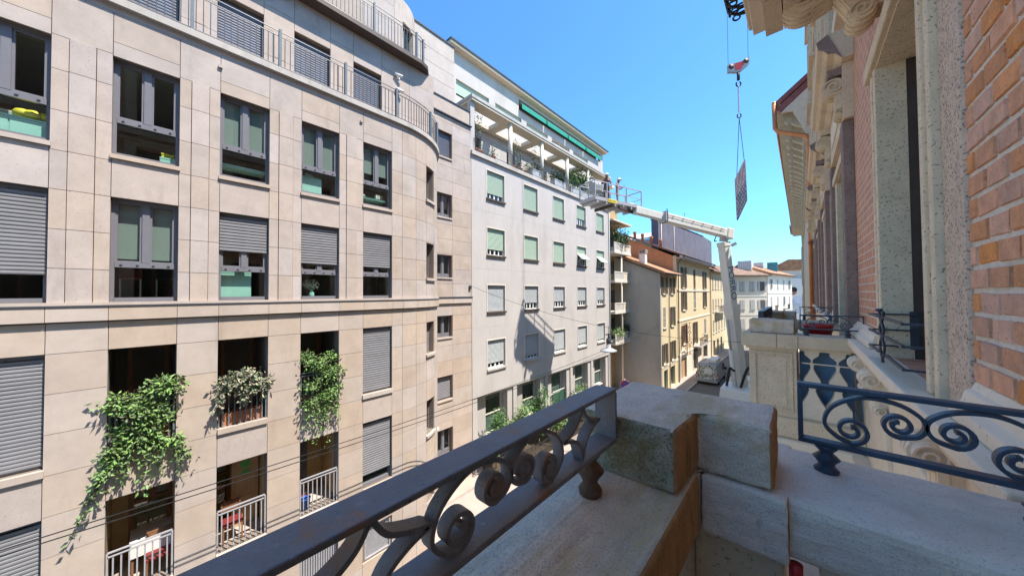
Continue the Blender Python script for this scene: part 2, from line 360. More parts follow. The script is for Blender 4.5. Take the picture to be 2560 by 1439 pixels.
# ================================================================== THE SETTING
def struct(o): return tag(o, kind='structure')
struct(MB().box(-400, 400, -300, 600, GZ-.5, GZ-.02).build('ground', 'grnd'))
struct(MB().box(-8.46, -1.94, -60, 120, GZ-.3, GZ).build('road', 'asph'))
struct(MB().box(-16, -8.64, -60, 120, GZ-.3, GZ+.12).build('pavement_left', 'pave'))
struct(MB().box(-1.76, .5, -60, 120, GZ-.3, GZ+.12).build('pavement_right', 'pave'))
kb = bpy.data.meshes
kl = struct(MB().box(-8.64, -8.46, -60, 120, GZ-.3, GZ+.13).build('kerb_left', 'whitec'))
kr = struct(MB().box(-1.94, -1.76, -60, 120, GZ-.3, GZ+.13).build('kerb_right', 'whitec'))

# ================================================================== BEIGE STONE APARTMENT BUILDING
XB = -10.5
B = thing('stone_apartment_building', 'beige stone clad apartment building with curved corner and grey roller shutters', 'building', (XB, 2, GZ))
COLS = [(-4.07, -3.1), (-2.36, -1.385), (-.648, .316), (1.01, 1.99), (2.735, 3.742), (4.469, 5.455)]   # window columns along the street
R1, R2, R3_, R4, R5 = (2.95, 5.0), (-.1, 2.06), (-3.2, -1.07), (-6.2, -4.12), (-9.7, -6.95)
YA, YC = -7.0, 5.85
holes = []
for i, (a, b) in enumerate(COLS):
    for (c, d) in (R1, R2, R3_, R4): holes.append((a, b, c, d))
holes += [(2.735, 3.742, *R5), (1.01, 1.99, *R5), (4.55, 5.4, -8.5, -7.55)]
wall_x('wall', 'sandc', B, XB-.045, .34, YA, YC, GZ, 5.92, holes)
_pc = {}
def panel(y0, y1, z0, z1, proud=0, mat='sand', x=XB, par=None):
    g = .005
    if y1-y0 < .03 or z1-z0 < .03: return
    if mat == 'sand' and z0 > -.3: mat = 'sandu'
    MB().box(x-.044, x+proud, y0+g, y1-g, z0+g, z1-g).build('stone_panel', mat, par or B)
PJ = [-.17, .55, 1.3, 2.06, 2.81, 3.58, 4.37, 5.03]          # joints of the upper piers
LJ = [-9.4, -8.65, -7.9, -7.1, -6.35, -5.6, -4.85, -4.09, -3.33, -2.57, -1.82, -1.07]
edges = [YA] + [e for c in COLS for e in c] + [YC]
piers = [(edges[i], edges[i+1]) for i in range(0, len(edges), 2)]
for i, (a, b) in enumerate(piers):
    last = i == len(piers)-1; first = i == 0
    for z0, z1 in zip(PJ, PJ[1:]):
        if last:
            panel(a, b, z0, z1)
        elif first:
            panel(-5.5, b, z0, z1, 0, 'sandr'); panel(a, -5.5, z0, z1)
        else:
            w_ = b-a
            panel(a, a+.28*w_, z0, z1, 0, 'sandr'); panel(a+.28*w_, a+.72*w_, z0, z1, .028, 'sandr'); panel(a+.72*w_, b, z0, z1, 0, 'sandr')
    for z0, z1 in zip(LJ, LJ[1:]):
        panel(a, b, z0, z1)
    panel(a, b, 5.03, 5.92); panel(a, b, -1.07, -.5)
    panel(a, b, GZ+.12, -9.4)
for i, (a, b) in enumerate(COLS):
    panel(a, b, 5.0, 5.3, 0); panel(a, b, 5.3, 5.92); panel(a, b, 2.06, 2.86, 0, 'sandr'); panel(a, b, -1.07, -.5)
    panel(a, b, -4.12, -3.34, 0, 'sandr'); panel(a, b, -6.95, -6.3)
    if i not in (3, 4):
        for z0, z1 in ((-7.5, -6.95), (-8.55, -7.5), (-9.68, -8.55)):
            if i == 5 and z0 == -8.55: continue
            panel(a, b, z0, z1)
# string course and sills
for a, b in zip(edges, edges[1:]):
    MB().box(XB-.03, XB+.08, a+.004, b-.004, -.47, -.2).build('string_course_block', 'sand', B)
MB().box(XB-.03, XB+.095, YA, YC, -.197, -.165).build('string_course_cap', 'steeld', B)
MB().box(XB-.03, XB+.07, YA, YC, -.163, -.105).build('string_course_sill', 'sand', B)
for i, (a, b) in enumerate(COLS):
    MB().box(XB-.2, XB+.05, a-.02, b+.02, 2.86, 2.948).build('window_sill', 'sand', B)
    if i in (0, 1, 5): MB().box(XB-.2, XB+.05, a-.02, b+.02, -3.335, -3.205).build('window_sill', 'sand', B)
    else: MB().box(XB-1.2, XB+.05, a+.004, b-.004, -3.335, -3.205).build('loggia_slab', 'sand', B)
    MB().box(XB-(1.6 if i in (2, 3, 4) else .2), XB+.05, a+.004, b-.004, -6.298, -6.205).build('loggia_slab' if i in (2, 3, 4) else 'window_sill', 'sand', B)

# rooms behind the windows
rm = MB()
for z0 in (-9.7, -6.3, -3.34, -.2, 2.8, 5.86): rm.box(-16.5, -10.95, YA, YC, z0-.25, z0-.02)
rm.box(-16.7, -16.5, YA, YC, GZ, 6)
for y in (YA, -2.7, .66, 2.36, 4.1, 5.95): rm.box(-16.5, -10.95, y-.06, y+.06, GZ, 5.8)
rm.build('interior', 'room', B)

def slats(win, y0, y1, z0, z1, x, pitch=.075, mat='slat', single=False):
    n = int(round((z1-z0)/pitch)); pitch = (z1-z0)/n
    prof = [(0, 0), (.012, .018), (.014, .5*pitch), (.012, pitch-.012), (0, pitch-.004), (-.006, .5*pitch)]
    if single:
        b = MB()
        for k in range(n): b.prism(prof, lambda u, v, w_, k=k: (x+u, w_, z0+k*pitch+v), y0, y1)
        return b.build('roller_shutter', mat, win)
    me = None
    for k in range(n):
        if me is None:
            o = MB().prism(prof, lambda u, v, w_: (x+u, w_, z0+v), y0, y1).build('slat', mat, win); me = o.data; l0 = o.location.copy()
        else:
            o = bpy.data.objects.new('slat', me); C.objects.link(o); o.parent = win; o.location = l0+Vector((0, 0, k*pitch))

def casement(par, y0, y1, z0, z1, x, tr=.38, mat='steel', pane='glass', shut=None, shutmat='slat', single=False, blind=None, name='window', dark=False):
    """two casements over a fixed light; returns the frame"""
    f = MB(); fw = .055; zt = z0+tr*(z1-z0); ym = (y0+y1)/2
    f.box(x-.07, x, y0, y0+fw, z0, z1); f.box(x-.07, x, y1-fw, y1, z0, z1)
    f.box(x-.07, x, y0+fw, y1-fw, z1-fw, z1); f.box(x-.07, x+.012, y0+fw, y1-fw, z0, z0+.085)
    f.box(x-.07, x+.01, y0+fw, y1-fw, zt-.055, zt+.055)
    f.box(x-.07, x+.014, ym-.055, ym+.055, zt+.056, z1-fw-.002)
    for (a, b) in ((y0+fw, ym-.055), (ym+.055, y1-fw)):
        f.box(x-.06, x-.012, a, a+.035, zt+.056, z1-fw-.002); f.box(x-.06, x-.012, b-.035, b, zt+.056, z1-fw-.002)
        f.box(x-.06, x-.012, a+.035, b-.035, zt+.056, zt+.09); f.box(x-.06, x-.012, a+.035, b-.035, z1-fw-.037, z1-fw-.002)
    o = f.build(name, mat, par)
    for k in range(4):
        yy = y0+.14+k*(y1-y0-.28)/3; MB().box(x+.011, x+.024, yy-.02, yy+.02, zt-.012, zt+.008).build('hinge', 'steeld', o)
    for (a, b) in ((y0+fw+.035, ym-.09), (ym+.09, y1-fw-.035)): MB().box(x-.045, x-.039, a, b, zt+.09, z1-fw-.037).build('pane', pane, o)
    MB().box(x-.045, x-.039, y0+fw, y1-fw, z0+.085, zt-.055).build('pane', pane, o)
    if blind: MB().box(x-.1, x-.094, y0+fw, y1-fw, z0+blind*(z1-z0), z1-fw).build('blind', 'blind', o)
    if shut is not None: slats(o, y0+.015, y1-.015, shut, z1-.09, x+.045, mat=shutmat, single=single)
    return o
XW = XB-.15
for i, (a, b) in enumerate(COLS):
    casement(B, a, b, *R1, XW, blind={3: .42, 4: .42, 5: .55}.get(i))
for i, (a, b) in enumerate(COLS):
    casement(B, a, b, *R2, XW, tr=.36, blind=.42 if i == 2 else None, shut={0: .9, 1: .42, 2: None, 3: 1.12, 4: .92, 5: .92}[i])
casement(B, *COLS[0], *R3_, XW, shut=-3.15, single=True); casement(B, *COLS[1], *R3_, XW, shut=-3.15); casement(B, *COLS[5], *R3_, XW, shut=-3.16)
casement(B, *COLS[0], *R4, XW, shut=-6.1, single=True); casement(B, *COLS[1], *R4, XW, shut=-6.1); casement(B, *COLS[5], *R4, XW, shut=-5.85)

# loggias
for i in (2, 3, 4):
    a, b = COLS[i]
    for (z0, z1), mm in ((R3_, 'roomd'), (R4, 'ochre')):  # upper loggias coloured near black for their deep shade
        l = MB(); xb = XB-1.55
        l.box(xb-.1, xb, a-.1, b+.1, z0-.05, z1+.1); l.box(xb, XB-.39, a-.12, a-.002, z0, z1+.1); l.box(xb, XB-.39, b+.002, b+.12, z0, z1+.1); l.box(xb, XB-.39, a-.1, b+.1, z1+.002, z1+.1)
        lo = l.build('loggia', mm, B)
        if z0 == R3_[0]:
            f = MB(); f.box(xb, xb+.04, a+.2, a+.28, z0, z1-.1); f.box(xb, xb+.04, b-.16, b-.08, z0, z1-.1); f.box(xb, xb+.04, a+.28, b-.16, z1-.2, z1-.1)
            f.build('door_frame', 'wood', lo); MB().box(xb+.002, xb+.016, a+.28, b-.16, z0, z1-.2).build('pane', 'roomd', lo)
def loggia_rail(i, z0, z1, n, mat='alu', front=XB-.05, name='loggia_railing', nb='bar'):
    a, b = COLS[i]; r = MB()
    r.box(front-.03, front+.01, a+.03, b-.03, z1-.025, z1); r.box(front-.03, front+.01, a+.03, b-.03, z1-.105, z1-.085)
    r.box(front-.03, front+.01, a+.012, a+.042, z0, z1-.026); r.box(front-.03, front+.01, b-.042, b-.012, z0, z1-.026)
    o = r.build(name, mat, B)
    for k in range(n):
        y = a+.05+(k+.5)*(b-a-.1)/n
        MB().box(front-.02, front, y-.012, y+.012, z0, z1-.106).build(nb, mat, o)
for i in (2, 3, 4):
    loggia_rail(i, -3.2, -2.2, 8, 'railpost'); loggia_rail(i, -6.2, -5.2, 8, 'alu')
# fourth row loggias: glazed door, wooden door with green notices, shutter
a, b = COLS[2]; xb = XB-1.55
f = MB(); f.box(xb, xb+.06, a+.25, a+.33, -6.2, -4.16); f.box(xb, xb+.06, b-.08, b, -6.2, -4.16); f.box(xb, xb+.06, a+.33, b-.08, -4.24, -4.16); f.box(xb, xb+.06, a+.33, b-.08, -4.98, -4.9); f.box(xb, xb+.06, (a+b)/2+.06, (a+b)/2+.2, -4.9, -4.24)
o = f.build('glazed_door', 'wood', B); MB().box(xb+.01, xb+.02, a+.33, b-.08, -6.2, -4.24).build('pane', 'glassd', o)
a, b = COLS[3]
o = MB().box(XB-.95, XB-.9, a+.38, b-.03, -6.2, -4.2).build('wooden_door', 'woodl', B)
for z0, z1 in ((-4.72, -4.3), (-5.35, -4.85), (-6.1, -5.45)): MB().box(XB-.9, XB-.885, a+.46, b-.1, z0, z1).build('door_panel', 'woodl', o)
nm = M('green_notice', (.12, .42, .1), var=.05, scale=4, rough=.6); MT['green_notice'] = nm
MB().box(XB-.884, XB-.88, a+.55, b-.2, -4.68, -4.5).build('notice', 'green_notice', o); MB().box(XB-.884, XB-.88, a+.58, b-.22, -4.86, -4.74).build('notice', 'green_notice', o)
f = MB(); f.box(xb, xb+.06, a+.02, a+.1, -6.2, -4.16); f.box(xb, xb+.06, a+.34, a+.4, -6.2, -4.16); f.box(xb, xb+.06, a+.1, a+.34, -4.95, -4.88)
o = f.build('glazed_door', 'wood', B); MB().box(xb+.01, xb+.02, a+.1, a+.34, -6.2, -4.16).build('pane', 'glassd', o)
a, b = COLS[4]
o = MB().box(xb, xb+.05, a+.1, b-.35, -4.25, -4.16).build('shutter_box', 'wood', B); slats(o, a+.1, b-.42, -5.9, -4.26, xb+.03, mat='slatg', single=True)
# ground floor: grey slatted garage gates, vent grille
for i in (3, 4):
    a, b = COLS[i]; f = MB(); f.box(XB-.2, XB-.12, a, a+.05, -9.68, -6.96); f.box(XB-.2, XB-.12, b-.05, b, -9.68, -6.96); f.box(XB-.2, XB-.12, a+.05, b-.05, -7.05, -6.96); f.box(XB-.21, XB-.19, a+.05, b-.05, -9.68, -7.05)
    o = f.build('garage_gate', 'alu', B)
    for k in range(14): y = a+.08+k*(b-a-.16)/13; MB().box(XB-.188, XB-.15, y-.014, y+.014, -9.66, -7.06).build('gate_bar', 'alu', o)
f = MB(); f.box(XB-.12, XB-.04, 4.55, 4.58, -8.5, -7.55); f.box(XB-.12, XB-.04, 5.37, 5.4, -8.5, -7.55); f.box(XB-.12, XB-.04, 4.58, 5.37, -8.5, -8.47); f.box(XB-.12, XB-.04, 4.58, 5.37, -7.58, -7.55)
for k in range(22): y = 4.6+k*.036; f.box(XB-.1, XB-.09, y, y+.012, -8.47, -7.58)
for k in range(24): z = -8.45+k*.037; f.box(XB-.089, XB-.08, 4.58, 5.37, z, z+.012)
f.build('vent_grille', 'alu', B)

# ---- curved corner
CX_, CY_, CR = -13.3, 5.85, 2.8
def cyl(th, r): return (CX_+r*math.cos(R(th)), CY_+r*math.sin(R(th)))
def arc(b, t0, t1, z0, z1, r0, r1, n=None, mi=0):
    n = n or max(1, int(abs(t1-t0)/3.5)); o = len(b.v)
    for k in range(n+1):
        t = t0+(t1-t0)*k/n
        for r, z in ((r0, z0), (r1, z0), (r1, z1), (r0, z1)):
            x, y = cyl(t, r); b.v.append((x, y, z))
    for k in range(n):
        for j in range(4): b.f.append([o+k*4+j, o+k*4+(j+1) % 4, o+(k+1)*4+(j+1) % 4, o+(k+1)*4+j]); b.m.append(mi)
    b.f.append([o, o+1, o+2, o+3]); b.m.append(mi); e = o+n*4; b.f.append([e+3, e+2, e+1, e]); b.m.append(mi)
    return b
SL = (24, 38)
slits = [(3.72, 5.0), (.65, 2.02), (-2.3, -1.07), (-5.4, -4.12), (-8.0, -7.0)]
core = MB()
def inslit(z0, z1): return any(a < (z0+z1)/2 < b for a, b in slits)
zs = sorted([GZ, 5.92]+[z for s_ in slits for z in s_])
for z0, z1 in zip(zs, zs[1:]):
    if inslit(z0, z1): arc(core, 0, SL[0], z0, z1, 2.45, 2.755); arc(core, SL[1], 90, z0, z1, 2.45, 2.755)
    else: arc(core, 0, 90, z0, z1, 2.45, 2.755)
core.build('curved_wall', 'sandc', B)
TH = [0, 12, 24, 38, 52, 66, 80, 90]
def cpanel(t0, t1, z0, z1, mat='sand', proud=0):
    if z1-z0 < .04: return
    if mat == 'sand' and z0 > -.3: mat = 'sandu'
    g = .1; arc(MB(), t0+g, t1-g, z0+.005, z1-.005, 2.756, 2.8+proud).build('stone_panel', mat, B)
CZ = [GZ+.12]+LJ+[-.5]
for z0, z1 in list(zip(CZ, CZ[1:]))+list(zip(PJ, PJ[1:]))+[(5.03, 5.92)]:
    for t0, t1 in zip(TH, TH[1:]):
        if t0 == 24:
            cuts = [z0, z1]
            for a, b in slits:
                for z in (a, b):
                    if z0 < z < z1: cuts.append(z)
            cuts.sort()
            for p, q in zip(cuts, cuts[1:]):
                if not inslit(p, q): cpanel(t0, t1, p, q)
        else: cpanel(t0, t1, z0, z1)
for t0, t1 in zip(TH, TH[1:]): arc(MB(), t0+.1, t1-.1, -.47, -.2, 2.77, 2.88).build('string_course_block', 'sand', B)
arc(MB(), 0, 90, -.197, -.165, 2.77, 2.895).build('string_course_cap', 'steeld', B); arc(MB(), 0, 90, -.163, -.105, 2.77, 2.87).build('string_course_sill', 'sand', B)
for a, b in slits[:4]:
    arc(MB(), SL[0]-1, SL[1]+1, a-.1, a-.004, 2.6, 2.87).build('window_sill', 'sand', B)
    f = MB(); arc(f, SL[0], SL[0]+1.5, a, b, 2.5, 2.56); arc(f, SL[1]-1.5, SL[1], a, b, 2.5, 2.56); arc(f, SL[0]+1.5, SL[1]-1.5, a, a+.06, 2.5, 2.56); arc(f, SL[0]+1.5, SL[1]-1.5, b-.06, b, 2.5, 2.56)
    o = f.build('slit_window', 'steel', B)
    if a == -2.3:
        s_ = MB()
        for k in range(15): arc(s_, SL[0]+.5, SL[1]-.5, a+.02+k*.08, a+.085+k*.08, 2.565, 2.585, 3)
        s_.build('roller_shutter', 'slat', o)
    else: arc(MB(), SL[0]+1.5, SL[1]-1.5, a+.06, b-.06, 2.52, 2.53).build('pane', 'glass', o)
rm2 = MB(); arc(rm2, 0, 90, GZ, 5.9, .6, .8, 8); rm2.build('interior', 'room', B)

# ---- recessed face
XR = -13.3
RW = [(6.98, 8.29), (3.92, 5.12), (.87, 2.0), (-2.14, -1.06), (-5.26, -4.09), (-8.0, -6.71)]
RY = (9.26, 10.17)
wall_x('recessed_wall', 'sandc', B, XR-.045, .34, 8.66, 11.49, GZ, 9.14, [(*RY, *r) for r in RW])
RJ = sorted(set([GZ+.12]+LJ+PJ+[5.8, 6.55, 7.3, 8.05, 8.8, 9.14]))
RJ = [z for z in RJ if not (-1.0 < z < -.1)]+[-.47, -.12]; RJ.sort()
for z0, z1 in zip(RJ, RJ[1:]):
    if z0 == -.47: continue
    panel(10.2, 11.49, z0, z1, 0, 'sand', XR)
    cuts = [z0, z1]+[z for r in RW for z in r if z0 < z < z1]; cuts.sort()
    for p, q in zip(cuts, cuts[1:]):
        if any(r[0] < (p+q)/2 < r[1] for r in RW):
            panel(8.66, RY[0], p, q, 0, 'sand', XR); panel(RY[1], 10.2, p, q, 0, 'sand', XR)
        else: panel(8.66, 10.2, p, q, 0, 'sand', XR)
for (a, b) in ((8.66, 10.2), (10.2, 11.49)): MB().box(XR-.04, XR+.08, a+.004, b-.004, -.45, -.2).build('string_course_block', 'sand', B)
MB().box(XR-.04, XR+.095, 8.66, 11.49, -.197, -.12).build('string_course_cap', 'steeld', B)
MB().box(XR-.3, XR+.1, 8.66, 11.5, 9.145, 9.2).build('parapet_ledge', 'steeld', B)
MB().box(XR-.4, XR-.02, 8.66, 11.4, 9.2, 9.98).build('parapet', 'sand', B); MB().box(XR-.45, XR+.02, 8.66, 11.45, 9.985, 10.04).build('parapet_cap', 'steeld', B)
for k, (z0, z1) in enumerate(RW):
    MB().box(XR-.2, XR+.05, RY[0]-.02, RY[1]+.02, z0-.08, z0-.004).build('window_sill', 'sand', B)
    if k in (0, 4): casement(B, *RY, z0, z1, XR-.2, shut=(z0+.05), shutmat='slatg' if k == 0 else 'slat', single=True, tr=.1)
    else: casement(B, *RY, z0, z1, XR-.2, tr=.1)
MB().box(-16.5, -13.75, 8.7, 11.4, GZ, 9.0).build('interior', 'roomd', B)

# ---- the set back upper storeys with their balconies
def slab_edge(b, xf, z0, z1, y1):
    b.box(-13.2, xf, YA, y1, z0, z1)
s1 = MB(); s1.box(-13.0, XB-.01, YA, YC, 5.925, 6.2); arc(s1, 0, 70, 5.925, 6.2, .6, 2.79, 24)
s1.build('balcony_slab', 'sand', B)
e1 = MB(); e1.box(XB-.008, XB+.1, YA, YC, 6.06, 6.22); arc(e1, 0, 70, 6.06, 6.22, 2.792, 2.9, 24)
e1.build('slab_edge', 'whitec', B)
X0 = -11.3; R0 = (6.2, 8.06)
wall_x('upper_wall', 'sandc', B, X0-.045, .3, YA, 7.72, 6.2, 9.07, [(a, b, *R0) for a, b in COLS[1:]])
UJ = [6.2, 6.95, 7.7, 8.06, 9.0]
ue = [YA]+[e for c in COLS[1:] for e in c]+[7.72]
for i in range(0, len(ue), 2):
    a, b = ue[i], ue[i+1]
    sp = [a, b] if b-a < 1 else [a, (a+b)/2, b]
    for p, q in zip(sp, sp[1:]):
        for z0, z1 in ((6.2, 6.95), (6.95, 7.7), (7.7, 8.4), (8.4, 9.07)): panel(p, q, z0, z1, 0, 'sand', X0)
    if .5 < b-a < 1:
        for z0, z1 in ((6.2, 6.95), (6.95, 7.7)): MB().box(X0+.002, X0+.03, a+.22, b-.22, z0+.01, z1-.01).build('stone_panel', 'sandr', B)
for a, b in COLS[1:]:
    panel(a, b, 8.06, 9.07, 0, 'sand', X0)
    o = casement(B, a, b, *R0, X0-.2, name='balcony_door', shut=R0[0]+.05, shutmat='slatg', single=True)
MB().box(-13.2, X0-.3, 7.4, 7.715, 6.2, 9.0).build('return_wall', 'sand', B)
def railing(parent, path, z0, h, nb, post_at, mat='railpost', bm='steeld'):
    """rail following a plan polyline; bars are parts of the railing"""
    L = [0]
    for p, q in zip(path, path[1:]): L.append(L[-1]+math.dist(p, q))
    def at(s_):
        for i in range(len(path)-1):
            if s_ <= L[i+1] or i == len(path)-2:
                t = (s_-L[i])/(L[i+1]-L[i]); return (path[i][0]+(path[i+1][0]-path[i][0])*t, path[i][1]+(path[i+1][1]-path[i][1])*t)
    r = MB()
    for zz in (h, h-.13, .07): r.tube([(x, y, z0+zz) for x, y in path], .014, 5)
    o = r.build('balcony_railing', bm, parent)
    n = int(L[-1]/nb)
    me = None
    for k in range(n):
        x, y = at((k+.5)*nb)
        if me is None:
            q = MB().box(x-.009, x+.009, y-.009, y+.009, z0+.07, z0+h-.13).build('bar', bm, o); me = q.data; p0 = (x, y)
        else:
            q = bpy.data.objects.new('bar', me); C.objects.link(q); q.parent = o; q.location = (x-p0[0], y-p0[1], 0)
    for s_ in post_at:
        x, y = at(s_); MB().box(x-.05, x+.05, y-.03, y+.03, z0-.02, z0+h+.05).build('post', mat, o)
    return o
p1 = [(XB+.04, y) for y in (-3.5, 0, 3, 5.85)]+[cyl(t, 2.84) for t in range(5, 46, 5)]
railing(B, p1, 6.2, 1.02, .125, [.6+1.7*k for k in range(1, 7)]+[11.6])
for y in (1.0, 4.4):
    MB().box(XB-.02, XB+.05, y-.04, y+.04, 5.6, 5.66).build('wall_stud', 'sand', B)
# top storey
s2 = MB(); s2.box(-14.0, -10.9, YA, 6.9, 9.08, 9.22)
s2.add([(-14, 6.9, 9.08), (-10.9, 6.9, 9.08), (-11.02, 7.25, 9.08), (-11.4, 7.55, 9.08), (-14, 7.7, 9.08), (-14, 6.9, 9.22), (-10.9, 6.9, 9.22), (-11.02, 7.25, 9.22), (-11.4, 7.55, 9.22), (-14, 7.7, 9.22)],
       [(4, 3, 2, 1, 0), (5, 6, 7, 8, 9), (1, 2, 7, 6), (2, 3, 8, 7), (3, 4, 9, 8)])
s2.build('balcony_slab', 'gutter', B)
X9 = -11.75; R9 = (9.25, 11.1)
wall_x('upper_wall', 'sandc', B, X9-.045, .3, YA, 6.2, 9.22, 12.0, [(a, b, *R9) for a, b in COLS[1:5]])
ue = [YA]+[e for c in COLS[1:5] for e in c]+[6.2]
for i in range(0, len(ue), 2):
    a, b = ue[i], ue[i+1]; sp = [a, b] if b-a < 1 else [a, (a+b)/2, b]
    for p, q in zip(sp, sp[1:]):
        for z0, z1 in ((9.22, 9.97), (9.97, 10.7), (10.7, 11.4), (11.4, 12.0)): panel(p, q, z0, z1, 0, 'sand', X9)
for a, b in COLS[1:5]:
    panel(a, b, 11.1, 12.0, 0, 'sand', X9); casement(B, a, b, *R9, X9-.2, name='balcony_door', shut=R9[0]+.05, shutmat='slatg', single=True)
cc = (X9-1.6, 6.2)
def carc(b, t0, t1, z0, z1, r0, r1, n=6):
    o = len(b.v)
    for k in range(n+1):
        t = R(t0+(t1-t0)*k/n)
        for r, z in ((r0, z0), (r1, z0), (r1, z1), (r0, z1)): b.v.append((cc[0]+r*math.cos(t), cc[1]+r*math.sin(t), z))
    for k in range(n):
        for j in range(4): b.f.append([o+k*4+j, o+k*4+(j+1) % 4, o+(k+1)*4+(j+1) % 4, o+(k+1)*4+j]); b.m.append(0)
    b.f.append([o, o+1, o+2, o+3]); b.m.append(0); e = o+n*4; b.f.append([e+3, e+2, e+1, e]); b.m.append(0)
    return b
for t0, t1, z0, z1 in [(0, 14, 9.22, 12.0), (40, 90, 9.22, 10.6), (40, 90, 10.6, 12), (14, 40, 11.1, 12.0)]:
    carc(MB(), t0+.1, t1-.1, z0+.004, z1-.004, 1.3, 1.6).build('stone_panel', 'sand', B)
o = carc(MB(), 14, 40, 9.22, 11.1, 1.42, 1.45).build('curved_window', 'glassd', B)
carc(MB(), 14, 16, 9.22, 11.1, 1.4, 1.47).build('frame', 'steeld', o); carc(MB(), 26, 28, 9.22, 11.1, 1.4, 1.47).build('frame', 'steeld', o)
MB().box(-14.5, X9-.35, 4.9, 6.15, 9.3, 11.9).build('interior', 'roomd', B)
p2 = [(-10.98, y) for y in (-2.5, 0, 3, 6.2)]+[(-11.0, 6.6), (-11.06, 6.95), (-11.25, 7.3)]
railing(B, p2, 9.22, 1.02, .125, [.75+1.7*k for k in range(1, 6)]+[9.65])
s3 = MB(); s3.box(-15, X9+.12, YA, 4.6, 12.0, 12.22)
o_ = len(s3.v); n_ = 14
for z in (12.0, 12.22):
    s3.v.append((-15, 4.6, z))
    for k in range(n_+1):
        t = R(90*k/n_); s3.v.append((-15+(X9+.12+15)*math.cos(t), 4.6+3.3*math.sin(t), z))
m_ = n_+2
s3.f.append([o_+i for i in range(m_)][::-1]); s3.m.append(0); s3.f.append([o_+m_+i for i in range(m_)]); s3.m.append(0)
for i in range(1, m_-1): s3.f.append([o_+i, o_+i+1, o_+m_+i+1, o_+m_+i]); s3.m.append(0)
s3.build('roof_terrace_slab', 'steeld', B)
p3 = [(X9+.05, y) for y in (0, 2.4, 4.6)]+[(-15+(X9+.05+15)*math.cos(R(t)), 4.6+3.2*math.sin(R(t))) for t in range(6, 61, 6)]
railing(B, p3, 12.22, 1.05, .14, [4.0, 7.6])
MB().box(-14.6, -14.2, 5.5, 11.05, 9.2, 13.8).build('back_wall', 'sand', B); MB().box(-14.7, -14.15, 5.5, 11.1, 13.805, 13.88).build('back_wall_cap', 'steeld', B)
for z in (9.95, 10.7, 11.45, 12.2, 12.95): MB().box(-14.2, -14.196, 8, 11.05, z-.006, z+.006).build('joint', 'sandc', B)

# two cameras on the wall
def cctv(loc, label, down):
    t = thing('security_camera', label, 'camera', loc, 'security cameras on the stone wall')
    x, y, z = loc
    b = MB().box(x-.02, x+.03, y-.05, y+.05, z-.05, z+.05); b.bar((x+.02, y, z), (x+.12, y-.02, z+.05-down), .03, .03); b.build('bracket', 'whitep', t)
    b = MB().tube([(x+.06, y-.16, z+.06-down), (x+.16, y+.1, z+.03-down*1.3)], .045, 10); o = b.build('body', 'whitep', t, True)
    MB().tube([(x+.16, y+.1, z+.03-down*1.3), (x+.165, y+.112, z+.028-down*1.3)], .036, 10).build('lens', 'black', t)
cctv((X0, 6.12, 8.3), 'upper white security camera on the stone wall under the top balcony', 0)
cctv((X0, 6.15, 7.86), 'lower white security camera pointing down on the stone wall', .1)

# ================================================================== WHITE APARTMENT BUILDING
XV = -13.3; WY0, WY1 = 11.5, 28.5
W = thing('white_apartment_building', 'white plastered apartment building with green shutters and a planted roof terrace', 'building', (XV, 20, GZ))
WC = [(12.67+3.32*k, 14.13+3.32*k) for k in range(5)]
WR = [(5.55, 7.17), (2.27, 3.83), (-1.0, .52), (-4.28, -2.66)]
wall_x('wall', 'whitew', W, XV, .4, WY0, WY1, -5.68, 7.7, [(*c, *r) for c in WC for r in WR])
for z in (4.75, 1.45, -1.85): MB().box(XV-.01, XV+.003, WY0, WY1, z, z+.018).build('joint_line', 'whitec', W)
MB().box(XV-.02, XV+.004, WY0, WY0+.03, -5.68, 7.7).build('corner_strip', 'whitec', W)
shut_low = {(0, 0): .18, (1, 0): 0, (2, 0): 0, (3, 0): .34, (4, 0): 0, (0, 1): .2, (1, 1): .02, (2, 1): .03, (3, 1): .5, (4, 1): .5, (0, 2): 0, (1, 2): .25, (2, 2): .27, (3, 2): .25, (4, 2): .25, (0, 3): .16, (1, 3): .12, (2, 3): .08, (3, 3): .12, (4, 3): .1}
